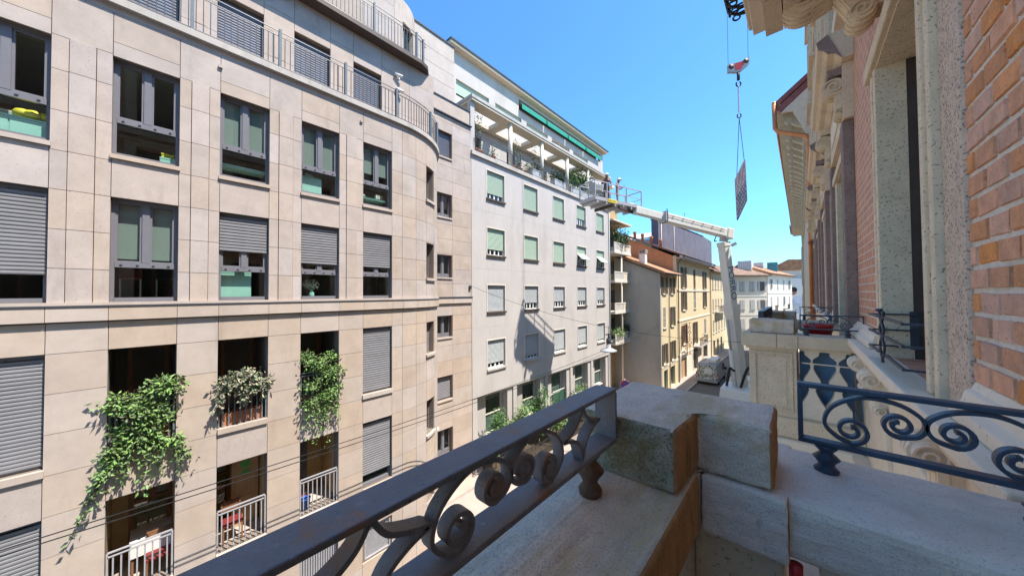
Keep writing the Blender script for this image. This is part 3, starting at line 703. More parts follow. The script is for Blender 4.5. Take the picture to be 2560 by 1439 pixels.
for i, c in enumerate(WC):
    for j, r in enumerate(WR):
        y0, y1 = c; z0, z1 = r; x = XV-.13; f = MB()
        for (a, b, c_, d) in ((y0, y0+.05, z0, z1), (y1-.05, y1, z0, z1), (y0+.05, y1-.05, z0, z0+.06), (y0+.05, y1-.05, z1-.05, z1)): f.box(x-.06, x, a, b, c_, d)
        f.box(x-.06, x-.005, (y0+y1)/2-.05, (y0+y1)/2+.05, z0+.06, z1-.05); f.box(x-.06, x-.01, y0+.35, y0+.42, z0+.06, z1-.05)
        f.box(x-.06, x-.01, y1-.42, y1-.35, z0+.06, z1-.05)
        o = f.build('window', 'whitep', W)
        MB().box(x-.04, x-.034, y0+.05, y1-.05, z0+.06, z1-.05).build('pane', 'glassd', o)
        h = shut_low[(i, j)]
        sm = 'greensh' if j < 2 else 'pot'
        sz = z0+.02+h*(z1-z0)
        n = max(6, int((z1-sz)/.065)); s_ = MB()
        for k in range(n):
            zz = sz+k*(z1-sz)/n; pz = (z1-sz)/n
            s_.add([(x+.03, y0+.01, zz), (x+.03, y1-.01, zz), (x+.045, y1-.01, zz+.55*pz), (x+.045, y0+.01, zz+.55*pz), (x+.03, y1-.01, zz+pz), (x+.03, y0+.01, zz+pz)], [(0, 1, 2, 3), (3, 2, 4, 5)])
        s_.build('roller_shutter', sm, o)
        MB().box(XV-.2, XV+.09, y0-.06, y1+.06, z0-.11, z0-.004).build('sill', 'gutter' if j < 3 else 'whitec', o)
        e = MB(); e.box(XV-.002, XV+.022, y0-.06, y0-.002, z0, z1+.06); e.box(XV-.002, XV+.022, y1+.002, y1+.06, z0, z1+.06); e.box(XV-.002, XV+.022, y0-.002, y1+.002, z1+.002, z1+.06)
        e.build('surround', 'offw', o)
        if (i, j) in ((3, 1), (4, 1)):          # shutter tilted out on arms
            t_ = MB(); zc = z1-.55
            t_.hexa([(XV-.12, y0+.03, zc), (XV-.12, y1-.03, zc), (XV+.42, y1-.03, zc-.52), (XV+.42, y0+.03, zc-.52)], [(XV-.1, y0+.03, zc+.02), (XV-.1, y1-.03, zc+.02), (XV+.44, y1-.03, zc-.5), (XV+.44, y0+.03, zc-.5)])
            t_.build('tilted_shutter', 'greensh', o)
            a_ = MB()
            for yy in (y0+.03, y1-.03): a_.tube([(XV-.1, yy, z0+.3), (XV+.44, yy, zc-.52)], .012, 5)
            a_.tube([(XV+.44, y0+.03, zc-.52), (XV+.44, y1-.03, zc-.52)], .014, 5); a_.build('shutter_arm', 'alu', o)
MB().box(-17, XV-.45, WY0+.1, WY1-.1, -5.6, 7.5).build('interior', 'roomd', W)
# ground floor: recessed wall with glazing between piers
GX = XV-.45
gh = [(12.9+3.32*k, 14.3+3.32*k, -8.2 if k != 2 else -9.0, -5.95) for k in range(5)]
wall_x('ground_floor_wall', 'whitew', W, GX, .3, WY0, WY1, GZ, -5.68, gh)
MB().box(-17, GX-.35, WY0+.1, WY1-.1, GZ, -5.75).build('interior', 'roomd', W)
for k in range(6):
    y = 11.55+3.32*k; b = MB().box(GX+.002, XV-.03, y-.0+(.0 if k else .0), y+.34, GZ, -5.685); b.build('pier', 'whitew', W)
    if k < 5: MB().box(GX+.002, XV-.1, y+2.85, y+3.28, GZ, -5.685).build('pier', 'whitew', W)
for k, (y0, y1, z0, z1) in enumerate(gh):
    f = MB(); x = GX-.1; zt = z0+.5*(z1-z0)
    for (a, b, c_, d) in ((y0, y0+.06, z0, z1), (y1-.06, y1, z0, z1), (y0+.06, y1-.06, z0, z0+.08), (y0+.06, y1-.06, z1-.06, z1), (y0+.06, y1-.06, zt-.03, zt+.03)): f.box(x-.06, x, a, b, c_, d)
    o = f.build('shop_window', 'offw', W); MB().box(x-.04, x-.034, y0+.06, y1-.06, z0+.08, z1-.06).build('pane', 'glassd', o)
    if k != 2: MB().box(GX-.1, GX+.1, y0-.05, y1+.05, z0-.09, z0-.003).build('sill', 'offw', o)
    MB().box(x-.08, x-.07, y0+.06, y1-.06, z0+.08, zt-.03 if k < 2 else z1-.1).build('blind', 'blind', o)
y0, y1 = gh[2][:2]; r = MB(); r.box(XV-.28, XV-.24, y0-.1, y1+.2, -7.22, -7.17); r.box(XV-.28, XV-.24, y0-.1, y1+.2, -8.4, -8.35)
o = r.build('green_railing', 'whitep', W)
for k in range(11): y = y0-.04+k*.15; MB().box(XV-.28, XV-.25, y-.03, y+.03, -8.35, -7.22).build('bar', 'greend', o)
# terrace slab, pergola, columns, rail
MB().box(-17.5, XV+.12, WY0-.02, WY1+.4, 7.705, 7.93).build('terrace_slab', 'whitec', W)
TZ = 7.93
PX0, PX1 = -15.25, XV+.1
pg = MB()
pg.box(PX1-.75, PX1, WY0, WY1+.3, 10.72, 10.98); pg.box(PX0, PX0+.3, WY0, WY1+.3, 10.72, 10.98)
for k in range(7):
    y = WY0+.0+3.32*k*.98; pg.box(PX0+.3, PX1-.75, y if k == 0 else y-.3, y+.5 if k == 0 else y+.3, 10.72, 10.98)
pg.build('pergola', 'whitec2', W)
rim = MB(); rim.box(PX1+.002, PX1+.04, WY0-.03, WY1+.33, 10.85, 11.02); rim.box(PX0, PX1, WY0-.04, WY0-.002, 10.85, 11.02)
rim.build('pergola_rim', 'whitec', W)
MB().box(XV-.35, XV-.05, WY0, WY0+.3, TZ, 10.715).build('corner_pillar', 'whitew', W)
for k in range(1, 6):
    y = 11.55+3.3*k; MB().tube([(XV-.12, y, TZ), (XV-.12, y, 10.715)], .13, 12).build('column', 'paleb', W, True)
rl = MB()
for z in (TZ+.95, TZ+.82, TZ+.1): rl.tube([(XV+.06, WY0+.25, z), (XV+.06, WY1, z)], .016, 5)
o = rl.build('terrace_railing', 'steeld', W)
for k in range(14): y = WY0+.28+k*1.27; MB().box(XV+.05, XV+.075, y-.012, y+.012, TZ, TZ+.95).build('post', 'steeld', o)
# penthouse
PXW = -15.3
ph = [(12.05+3.37*k, 14.82+3.37*k, 12.1, 13.12) for k in range(5)]
pd = [(13.2+3.32*k, 14.1+3.32*k, TZ+.05, 10.2) for k in range(5)]
wall_x('penthouse_wall', 'whitew', W, PXW, .3, WY0+.05, 31.5, TZ, 14.6, ph+pd+[(17.9, 31, 13.7, 14.5)])
MB().box(-19, PXW-.7, WY0+.2, 31.4, TZ, 14.55).build('interior', 'roomd', W)
MB().box(-19.5, -14.9, 11.38, 31.9, 14.8, 14.95).build('roof_eave', 'whitec2', W); MB().box(-19.5, -14.84, 11.34, 32.0, 14.953, 15.05).build('roof_edge', 'steeld', W)
MB().box(-19, PXW-.02, WY0+.05, 31.5, 14.6, 14.797).build('soffit', 'whitew', W)
for k, (y0, y1, z0, z1) in enumerate(ph):
    f = MB(); x = PXW-.15
    for (a, b, c_, d) in ((y0, y0+.05, z0, z1), (y1-.05, y1, z0, z1), (y0+.05, y1-.05, z0, z0+.05), (y0+.05, y1-.05, z1-.05, z1), ((y0+y1)/2-.03, (y0+y1)/2+.03, z0+.05, z1-.05)): f.box(x-.05, x, a, b, c_, d)
    o = f.build('penthouse_window', 'whitep', W); MB().box(x-.03, x-.025, y0+.05, y1-.05, z0+.05, z1-.05).build('pane', 'glassd', o)
    if k not in (3,): MB().box(x+.01, x+.03, y0+.02, y1-.02, z0+(.22 if k == 0 else .1), z1-.01).build('roller_shutter', 'greensh', o)
for k, (y0, y1, z0, z1) in enumerate(pd):
    f = MB(); x = PXW-.12
    for (a, b, c_, d) in ((y0, y0+.06, z0, z1), (y1-.06, y1, z0, z1), (y0+.06, y1-.06, z1-.06, z1)): f.box(x-.05, x, a, b, c_, d)
    o = f.build('terrace_door', 'steel', W); MB().box(x-.03, x-.02, y0+.06, y1-.06, z0, z1-.06).build('pane', 'glassd', o)
for k in range(4):
    y0 = 17.95+3.2*k; b = MB()
    b.hexa([(PXW+.0, y0, 14.3), (PXW+.0, y0+3.05, 14.3), (-15.02, y0+3.05, 14.0), (-15.02, y0, 14.0)], [(PXW+.0, y0, 14.33), (PXW+.0, y0+3.05, 14.33), (-15.02, y0+3.05, 14.03), (-15.02, y0, 14.03)])
    b.box(-15.03, -15.015, y0, y0+3.05, 13.7, 14.025)
    b.build('awning', 'greena', W)
# plants along the terrace
def potted(name, label, cat, loc, h, rx, rz, n, size, mat, potr=.22, poth=.35, potmat='terra', stem=True, group='plants on the roof terrace', asp=.45, lobes=5):
    t = thing(name, label, cat, loc, group); x, y, z = loc
    MB().lathe(loc, [(potr*.75, 0), (potr, poth), (potr*1.06, poth), (potr*1.06, poth+.05), (potr*.9, poth+.05), (potr*.88, poth-.02)], 12).build('pot', potmat, t, True)
    if stem: 
        b = MB(); b.tube([(x, y, z+poth), (x+.03, y+.02, z+h*.5), (x, y, z+h-rz*.6)], [.03, .022, .012], 5)
        for _ in range(4): b.tube([(x, y, z+h*.6), (x+random.uniform(-.5, .5)*rx, y+random.uniform(-.5, .5)*rx, z+h-rz*.4)], [.016, .006], 4)
        b.build('stem', 'stem', t)
    b = MB()
    for k in range(lobes):
        dx, dy, dz = (random.uniform(-.5, .5)*rx, random.uniform(-.5, .5)*rx, random.uniform(-.45, .45)*rz)
        b.leaves((x+dx, y+dy, z+h-rz*.5+dz), (rx*.62, rx*.62, rz*.6), n//lobes, size, asp=asp, shell=.3)
    b.build('foliage', mat, t); return t
PLX = XV-.45
potted('olive_tree', 'feathery olive tree at the near end of the roof terrace', 'tree', (PLX, 12.2, TZ), 2.3, .55, 1.3, 420, .13, 'olive', asp=.28)
potted('olive_tree', 'small olive tree between the first two terrace columns', 'tree', (PLX, 15.6, TZ), 1.9, .45, .9, 300, .12, 'olive', asp=.28)
potted('olive_tree', 'grey green olive tree beside the second terrace column', 'tree', (PLX, 17.7, TZ), 2.2, .6, 1.3, 460, .12, 'olive', asp=.28)
for k, (y, lab) in enumerate(((12.35, 'low silvery shrub below the near olive tree on the terrace'), (13.4, 'low pale shrub next to the silvery shrub on the terrace'), (15.9, 'flowering shrub behind the terrace rail after the first column'), (16.5, 'white flowering shrub on the terrace beside a pale planter'), (18.6, 'low shrub by the second terrace column'))):
    potted('terrace_shrub', lab, 'shrub', (XV-.22, y, TZ), .75, .42, .6, 200, .1, 'olive' if k % 2 == 0 else 'leaf', stem=False, potr=.17, poth=.25)
def planter(label, y, l, z=TZ+.04, h=.55, mat='pot', foliage=('leafd', 1.1), n=600):
    t = thing('planter', label, 'planter', (XV-.22, y, z), 'planters on the roof terrace'); x = XV-.22
    b = MB(); b.box(x-.2, x+.2, y, y+l, z, z+h); b.box(x-.22, x+.22, y-.02, y+l+.02, z+h-.06, z+h+.003); b.build('trough', mat, t, bevel=.01)
    MB().box(x-.18, x+.18, y+.02, y+l-.02, z+h+.004, z+h+.02).build('earth', 'soil', t)
    if foliage:
        b = MB()
        for k in range(6): b.leaves((x-.05+random.uniform(-.1, .1), y+l*(k+.5)/6, z+h+foliage[1]*random.uniform(.3, .55)), (.35, l/7, foliage[1]*.5), n//6, .15, shell=.25)
        b.build('foliage', foliage[0], t)
planter('pale planter without tall plants near the middle of the terrace', 16.9, 1.0, foliage=('olive', .3), n=160)
planter('pale trough with a dark shrub after the second terrace column', 19.6, 1.5, foliage=('leafd', .9))
planter('pale trough with tall bushes at the third terrace column', 21.9, 1.2, foliage=('leaf', 1.7), n=900)
planter('trough with a dense tall hedge behind the work platform', 23.3, 2.4, foliage=('leaf', 2.3), n=1900)
planter('trough of bushes at the far end of the roof terrace', 25.9, 2.2, foliage=('leafd', 1.6), n=800)
# rear wing with projecting balconies
V = thing('balcony_wing', 'narrow shaded wing with stacked balconies beside the white building', 'building', (-15, 31, GZ))
MB().box(-19, -14.6, 28.5, 33.4, GZ, 8.8).build('wall', 'ochre', V)
MB().box(-14.6, -13.4, 28.51, 28.75, GZ, 8.2).build('flank_wall', 'greyw', V)
MB().tube([(-13.2, 31.0, GZ), (-13.2, 31.0, 4.0)], .09, 8).build('downpipe', 'paleb', V, True)
for k, z in enumerate((3.2, .1, -3.2, -6.3)):
    if k == 3: z = -6.0; z = -5.9
    zz = [4.05, 1.25, -1.75, -4.7][k]
    sl_ = MB().box(-14.6, -12.95, 28.9, 32.9, zz-.2, zz).build('balcony_slab', 'offw', V)
    pr = MB(); pr.box(-13.05, -12.97, 28.95, 32.85, zz+.002, zz+.14); pr.box(-13.05, -12.97, 28.95, 32.85, zz+.75, zz+.85); 
    for y in (28.95, 30.9, 32.77): pr.box(-13.049, -12.971, y, y+.08, zz+.14, zz+.75)
    o = pr.build('parapet_frame', 'offw', V)
    MB().box(-13.03, -12.995, 30.98, 32.77, zz+.14, zz+.75).build('parapet_panel', 'whitec2' if k < 3 else 'pot', o)
    MB().box(-13.03, -12.995, 29.03, 30.9, zz+.14, zz+.75).build('parapet_panel', 'whitec', o)
    MB().box(-14.7, -14.58, 29.4, 30.8, zz+.01, zz+2.1).build('balcony_door', 'roomd', V); MB().box(-14.7, -14.57, 31.2, 32.5, zz+.8, zz+2.1).build('balcony_window', 'roomd', V)
MB().box(-14.8, -12.9, 28.6, 33.0, 6.9, 7.05).build('canopy', 'whitec2', V)
def trough_plant(label, y0, y1, z, hgt, mat, n, size=.16, x=-13.2):
    t = thing('balcony_planting', label, 'plant', (x, (y0+y1)/2, z), 'plants on the wing balconies')
    MB().box(x-.16, x+.1, y0, y1, z, z+.35).build('trough', 'pot', t)
    b = MB()
    for k in range(7): b.leaves((x+random.uniform(-.2, .2), y0+(y1-y0)*(k+.5)/7, z+.4+hgt*random.uniform(.25, .6)), (.5, (y1-y0)/7, hgt*.45), n//7, size, shell=.2)
    b.build('foliage', mat, t)
trough_plant('bushy climbing plant overflowing the topmost wing balcony', 29.0, 32.3, 4.06, 2.4, 'leafd', 2600)
trough_plant('light green shrub on the left of the lowest wing balcony', 29.2, 30.7, -4.69, 1.2, 'leafy', 700, .14)
trough_plant('rounded dark green bush on the right of the lowest wing balcony', 30.9, 32.5, -4.69, 1.6, 'leafd', 1200, .12)

# garden in front of the white building
gb = MB().box(-13.25, -11.4, 12.2, 27.8, GZ+.12, GZ+.3); tag(gb.build('garden_bed', 'soil'), kind='structure')
fn = thing('garden_fence', 'low dark iron fence along the front of the garden', 'fence', (-11.3, 20, GZ+.12))
b = MB(); b.box(-11.34, -11.26, 12.0, 27.9, GZ+.12, GZ+.35); b.build('fence_base', 'pave', fn)
b = MB(); b.box(-11.315, -11.285, 12.0, 27.9, GZ+1.2, GZ+1.23); b.build('top_rail', 'black', fn)
me = None
for k in range(133):
    y = 12.05+k*.12
    if me is None: q = MB().box(-11.31, -11.29, y-.01, y+.01, GZ+.35, GZ+1.32).build('picket', 'black', fn); me = q.data; y_0 = y
    else: q = bpy.data.objects.new('picket', me); C.objects.link(q); q.parent = fn; q.location = (0, y-y_0, 0)
for k, (x, y, h, rr, mt, lab) in enumerate(((-12.5, 12.5, 3.1, .9, 'leaf', 'dark green bush at the corner of the stone building'), (-12.4, 14.5, 3.2, .9, 'leafy', 'yellow green bush under the first ground floor window'), (-12.7, 16.5, 3.5, .7, 'leaf', 'slender green bush under the second ground floor window'),
        (-12.0, 17.6, 2.4, 1.0, 'leafy', 'low spreading bush in the middle of the garden'), (-12.2, 19.7, 2.7, .9, 'leaf', 'leafy bush by the green railing'), (-12.2, 21.8, 2.7, .9, 'leafy', 'bright green bush behind the near railing end'), (-12.2, 23.6, 1.8, .9, 'leaf', 'round bush near the far end of the garden'))):
    t = thing('garden_bush', lab, 'bush', (x, y, GZ+.3), 'bushes in the front garden'); b = MB()
    b.tube([(x, y, GZ+.25), (x, y, GZ+.3+h*.5)], .05, 5); b.build('trunk', 'stem', t); b = MB()
    for j in range(6): b.leaves((x+random.uniform(-.4, .4)*rr, y+random.uniform(-.5, .5)*rr, GZ+.3+h*random.uniform(.35, .8)), (rr*.55, rr*.65, h*.26), 260, .15, shell=.3)
    b.build('crown', mt, t)

# ================================================================== THE YELLOW HOUSES DOWN THE STREET
def shutter_window(par, x, y0, y1, z0, z1, open_=True, mat='brownsh', nx=1.0):
    """recessed window with louvred leaves, wall faces +x at x"""
    f = MB(); f.box(x-.14, x-.08, y0, y0+.06, z0, z1); f.box(x-.14, x-.08, y1-.06, y1, z0, z1); f.box(x-.14, x-.08, y0+.06, y1-.06, z1-.06, z1); f.box(x-.14, x-.08, y0+.06, y1-.06, z0, z0+.06)
    ym = (y0+y1)/2; f.box(x-.14, x-.09, ym-.03, ym+.03, z0+.06, z1-.06)
    o = f.build('window', 'offw', par)
    MB().box(x-.12, x-.114, y0+.06, y1-.06, z0+.06, z1-.06).build('pane', 'glassd', o)
    MB().box(x-.05, x+.1, y0-.1, y1+.1, z0-.1, z0-.003).build('sill', 'whitec', o)
    w_ = (y1-y0)/2
    for sgn in (-1, 1):
        if open_: a, b = (y0-w_, y0-.02) if sgn < 0 else (y1+.02, y1+w_); xs = x+.05
        else: a, b = (y0+.01, ym-.01) if sgn < 0 else (ym+.01, y1-.01); xs = x-.04
        m = MB(); m.box(xs-.025, xs+.02, a, a+.06, z0, z1); m.box(xs-.025, xs+.02, b-.06, b, z0, z1)
        for zz in (z0, (z0+z1)/2-.04, z1-.07): m.box(xs-.025, xs+.02, a+.06, b-.06, zz, zz+.07)
        n = 12
        for k in range(n):
            zz = z0+.08+k*(z1-z0-.16)/n; h = (z1-z0-.16)/n
            m.add([(xs-.02, a+.06, zz+h*.9), (xs-.02, b-.06, zz+h*.9), (xs+.018, b-.06, zz+.1*h), (xs+.018, a+.06, zz+.1*h)], [(0, 1, 2, 3), (3, 2, 1, 0)])
        m.build('shutter_leaf', mat, o)
    return o
XY = -10.0
A = thing('low_yellow_house', 'lower yellow house with blank grey flank wall and tiled roof', 'house', (XY, 35, GZ))
hA = [(33.15, 34.1, -.1, 1.6), (35.75, 36.7, -.1, 1.6), (33.2, 34.0, -3.45, -1.45), (35.75, 36.7, -3.45, -1.45), (33.1, 34.0, -7.0, -5.0), (35.75, 36.7, -7.0, -5.0), (33.2, 34.4, -9.6, -7.6), (35.4, 36.9, -9.6, -7.6)]
wall_x('wall', 'yellw', A, XY, .35, 32.45, 37.95, GZ, 2.05, hA)
MB().box(-17, XY-.4, 32.8, 37.9, GZ, 1.9).build('interior', 'roomd', A)
MB().prism([(-17, GZ), (XY+.004, GZ), (XY+.004, 2.05), (-16.2, 5.2), (-17, 5.2)], lambda u, v, w_: (u, w_, v), 32.4, 32.75).build('flank_wall', 'greyw', A)
MB().prism([(-17, 5.05), (XY+.55, 1.78), (XY+.55, 1.98), (-17, 5.3)], lambda u, v, w_: (u, w_, v), 32.2, 38.0).build('roof', 'tile', A)
MB().prism([(-17, 5.3), (XY+.45, 1.98), (XY+.45, 2.06), (-17, 5.4)], lambda u, v, w_: (u, w_, v), 32.24, 32.5).build('verge_tiles', 'tiled', A)
MB().prism([(-17, 4.95), (XY+.5, 1.67), (XY+.5, 1.775), (-17, 5.045)], lambda u, v, w_: (u, w_, v), 32.22, 32.38).build('verge_board', 'gutter', A)
MB().tube([(XY+.6, 32.2, 1.9), (XY+.6, 37.9, 1.9)], .08, 8).build('gutter', 'gutter', A, True)
MB().tube([(XY+.55, 34.9, 1.85), (XY+.1, 34.9, 1.5), (XY+.08, 34.9, GZ)], .05, 6).build('downpipe', 'paleb', A, True)
for k, h in enumerate(hA[:6]): shutter_window(A, XY, *h, open_=(k not in (2,)), mat='brownsh' if k != 2 else 'greysh')
for k, h in enumerate(hA[6:]):
    y0, y1, z0, z1 = h; f = MB(); f.box(XY-.2, XY-.14, y0, y0+.07, z0, z1); f.box(XY-.2, XY-.14, y1-.07, y1, z0, z1); f.box(XY-.2, XY-.14, y0+.07, y1-.07, z1-.07, z1)
    o = f.build('shop_door', 'mint', A); MB().box(XY-.18, XY-.17, y0+.07, y1-.07, z0, z1-.07).build('pane', 'glassd', o)
MB().box(XY-.02, XY+.04, 32.45, 37.95, -7.3, -7.1).build('band', 'paleb', A)
b = MB().box(-12.4, -11.8, 33.6, 34.2, 2.6, 4.1); ch = b.build('chimney', 'whitep', A)
for k in range(4): MB().box(-12.46, -11.74, 33.54, 34.26, 4.12+k*.11, 4.17+k*.11).build('chimney_slat', 'whitec', ch)

HB = thing('yellow_house', 'tall yellow house with brown shutters and a red hanging sign', 'house', (XY, 46, GZ))
YB0, YB1 = 38.0, 55.1
cB = [(40.2, 41.4), (45.4, 46.5), (51.0, 52.2)]
hB = [(a, b, .55, 2.95) for a, b in cB]+[(a, b, -2.0, .1) for a, b in cB]+[(40.2, 41.4, -5.9, -3.7), (45.2, 46.4, -6.5, -3.7), (51.0, 52.2, -5.8, -3.7)]
arch = [(38.9, 41.4, GZ, -7.4), (44.4, 46.9, GZ, -7.4), (49.8, 52.6, -9.0, -7.4)]
wall_x('wall', 'yellw', HB, XY, .35, YB0, YB1, -6.85, 4.1, hB)
wall_x('ground_floor_wall', 'paleb', HB, XY+.02, .37, YB0, YB1, GZ, -6.85, arch)
MB().box(-17, XY-.4, YB0+.3, YB1-.1, GZ, 3.9).build('interior', 'roomd', HB)
MB().prism([(-18, GZ), (XY-.36, GZ), (XY-.36, 4.1), (-18, 8.0)], lambda u, v, w_: (u, w_, v), YB0, YB0+.3).build('flank_wall', 'orangew', HB)
MB().prism([(-18, 7.95), (XY+.75, 3.95), (XY+.75, 4.15), (-18, 8.2)], lambda u, v, w_: (u, w_, v), YB0-.25, YB1+.1).build('roof', 'tiled', HB)
MB().box(XY+.002, XY+.7, YB0-.1, YB1, 3.75, 3.9).build('eave', 'whitec', HB); MB().tube([(XY+.8, YB0-.3, 4.05), (XY+.8, YB1, 4.05)], .1, 8).build('gutter', 'gutter', HB, True)
MB().tube([(XY+.78, YB0+.05, 4.0), (XY+.15, YB0+.1, 3.3), (XY+.1, YB0+.1, GZ)], .06, 6).build('downpipe', 'gutter', HB, True)
MB().tube([(XY+.78, YB1-.2, 4.0), (XY+.15, YB1-.1, 3.3), (XY+.1, YB1-.1, GZ)], .06, 6).build('downpipe', 'terra', HB, True)
for k, h in enumerate(hB): shutter_window(HB, XY, *h, open_=k not in (1, 4, 8), mat='brownsh' if k not in (4, 8) else 'greysh')
for z in (.3, -3.1, -6.9): MB().box(XY-.01, XY+.06, YB0, YB1, z-.1, z+.1).build('band', 'paleb', HB)
for k, (y0, y1, z0, z1) in enumerate(arch):
    ym = (y0+y1)/2; rr = (y1-y0)/2; x = XY+.02
    f = MB(); P = [(ym+rr*math.cos(R(t)), z1-.02+rr*.75*math.sin(R(t))) for t in range(0, 181, 15)]
    f.ribbon(P, lambda u, v, w_: (w_, u, v), x-.02, x+.06, .22); f.box(x-.02, x+.06, y0-.11, y0+.11, z0, z1); f.box(x-.02, x+.06, y1-.11, y1+.11, z0, z1)
    o = f.build('arched_surround', 'paleb', HB)
    MB().prism([(y0, z1-.02)]+P[::-1]+[(y1, z1-.02)], lambda u, v, w_: (w_, u, v), x+.004, x+.012).build('fanlight', 'roomd', o)
    if k == 0: MB().box(x-.2, x-.15, ym-.1, y1-.1, GZ+.12, z1).build('door_leaf', 'woodl', o); MB().box(x-.2, x-.15, y0+.1, ym-.14, GZ+.12, z1).build('door_leaf', 'wood', o)
    elif k == 1: MB().box(x-.2, x-.18, y0+.1, y1-.1, GZ+.12, z1-.3).build('pane', 'glassd', o)
    else:
        g = MB()
        for j in range(7): g.box(x-.12, x-.09, y0+.2+j*(rr*2-.4)/6-.02, y0+.2+j*(rr*2-.4)/6+.02, z0, z1)
        g.build('window_grille', 'gutter', o)
g = MB(); g.box(XY, XY+.8, 44.6, 49.4, -6.75, -6.6); g.build('balcony_slab', 'whitec', HB)
r = MB(); r.tube([(XY+.05, 44.65, -5.6), (XY+.76, 44.65, -5.6), (XY+.76, 49.35, -5.6), (XY+.05, 49.35, -5.6)], .03, 5)
o = r.build('balcony_railing', 'gutter', HB)
for k in range(26): MB().box(XY+.75, XY+.77, 44.65+k*.188-.012, 44.65+k*.188+.012, -6.6, -5.6).build('bar', 'gutter', o)
# red lettering hung from the front
sg = thing('hanging_sign', 'red vertical restaurant sign hanging from the yellow house', 'sign', (XY+.3, 39.6, -6.9))
b = MB(); b.box(XY+.5, XY+.58, 39.55, 39.62, -6.95, -3.3)
for z in (-3.5, -5.1, -6.7): b.box(XY, XY+.5, 39.56, 39.61, z-.025, z+.025)
b.build('bracket', 'gutter', sg)
MT['signred'] = M('sign_red', (.5, .05, .025), var=.1, scale=5, rough=.5)
for k, chh in enumerate('TRATTORIA'):
    text(chh, .52, 'signred', sg, frame4((XY+.84, 39.5, -3.45-k*.405), (.97, .2, 0), (0, 0, 1), (.2, -.97, 0)), depth=.03)
for k, chh in enumerate('TRATTORIA'):
    text(chh, .5, 'signred', sg, frame4((XY+.34, 39.7, -3.45-k*.34), (.2, -.97, 0), (0, 0, 1), (-.97, -.2, 0)), depth=.02, squash=.8)
# chimney pots along the verge
for k, (X, z, lab) in enumerate(((-14.6, 6.7, 'leftmost'), (-13.7, 6.35, 'second'), (-12.7, 5.9, 'third'), (-11.7, 5.4, 'fourth'))):
    t = thing('chimney_pot', lab+' terracotta chimney pot on the verge of the yellow house from the left', 'chimney', (X, 38.3, z), 'chimney pots on the yellow house')
    MB().lathe((X, 38.3, z-.2), [(.17, 0), (.15, .55), (.2, .6), (.2, .7), (.12, .72)], 10).build('pot', 'terra', t, True)
    MB().lathe((X, 38.3, z+.53), [(.2, 0), (.22, .08), (.1, .16)], 10).build('cap', 'terra', t, True)
# tall grey party wall behind
Vw = thing('party_wall', 'tall blank violet grey party wall behind the yellow house', 'wall', (-14.5, 60, GZ))
MB().prism([(45, GZ), (80, GZ), (80, 11.0), (72, 11.1), (45, 9.95)], lambda u, v, w_: (w_, u, v), -14.9, -14.0).build('wall', 'violetw', Vw)
MB().prism([(44.9, 9.96), (72, 11.11), (72, 11.2), (44.9, 10.06)], lambda u, v, w_: (w_, u, v), -15.0, -13.92).build('coping', 'gutter', Vw)
MB().tube([(-13.93, 46.0, 2), (-13.93, 46.0, 9.9)], .07, 6).build('flue', 'paleb', Vw, True); MB().tube([(-13.93, 52.0, 2), (-13.93, 52.0, 10.6)], .05, 6).build('flue', 'paleb', Vw, True)
gr = thing('glass_roof_house', 'low house with pale ribbed glass roof behind the chimney pots', 'house', (-19, 50, GZ))
MB().box(-24, -15.2, 46, 58, GZ, 7.6).build('wall', 'offw', gr)
MB().prism([(46, 7.65), (58, 10.5), (58, 10.6), (46, 7.75)], lambda u, v, w_: (w_, u, v), -24.5, -15.2).build('roof', 'pot', gr)
for k in range(12): 
    X = -24+k*.78; MB().prism([(46, 7.76), (58, 10.61), (58, 10.68), (46, 7.83)], lambda u, v, w_: (w_, u, v), X, X+.08).build('glazing_bar', 'whitep', gr)
for k in range(3):
    X = (-13.2, -12.2, -16.6)[k]; y = (60, 64, 44)[k]; z0 = (10.5, 10.6, 6)[k]; h = (13.6, 12.6, 8.4)[k]
    t = thing('roof_antenna', ('tall thin aerial mast behind the boom', 'television aerial right of the thin mast', 'short aerial above the glass roof')[k], 'antenna', (X-1.2, y, z0))
    b = MB().tube([(X-1.2, y, z0-.2), (X-1.2, y, h)], .03, 5); b.build('mast', 'gutter', t)
    b = MB()
    for j in range(4 if k else 1): b.tube([(X-1.6, y, h-.2-j*.3), (X-.8, y, h-.2-j*.3)], .015, 4)
    b.build('dipole', 'gutter', t)

HC = thing('pale_yellow_house', 'pale yellow green house with narrow grey shutters past the boom mast', 'house', (XY, 62, GZ))
cC = [57.0, 59.2, 61.4, 64.0, 66.6]
hC = [(y, y+.9, z, z+1.9) for y in cC for z in (.6, -2.9, -6.2)]
wall_x('wall', 'yellw', HC, XY, .3, 55.15, 70, GZ, 3.3, hC+[(57, 58.4, GZ, -7.4), (60, 61.4, GZ, -7.4), (63, 64.4, GZ, -7.4)])
MB().box(-17, XY-.35, 55.3, 70, GZ, 3.2).build('interior', 'roomd', HC)
MB().prism([(-17, 6.4), (XY+.6, 3.2), (XY+.6, 3.4), (-17, 6.65)], lambda u, v, w_: (u, w_, v), 55.15, 70).build('roof', 'tiled', HC)
for h in hC: shutter_window(HC, XY, *h, open_=False, mat='greysh')
MB().box(XY, XY+.7, 58.5, 66, -3.2, -3.05).build('balcony_slab', 'whitec', HC)
r = MB(); r.tube([(XY+.02, 58.5, -2.1), (XY+.66, 58.5, -2.1), (XY+.66, 66, -2.1)], .03, 5); o = r.build('balcony_railing', 'gutter', HC)
for k in range(30): MB().box(XY+.65, XY+.67, 58.5+k*.25, 58.53+k*.25, -3.05, -2.1).build('bar', 'gutter', o)

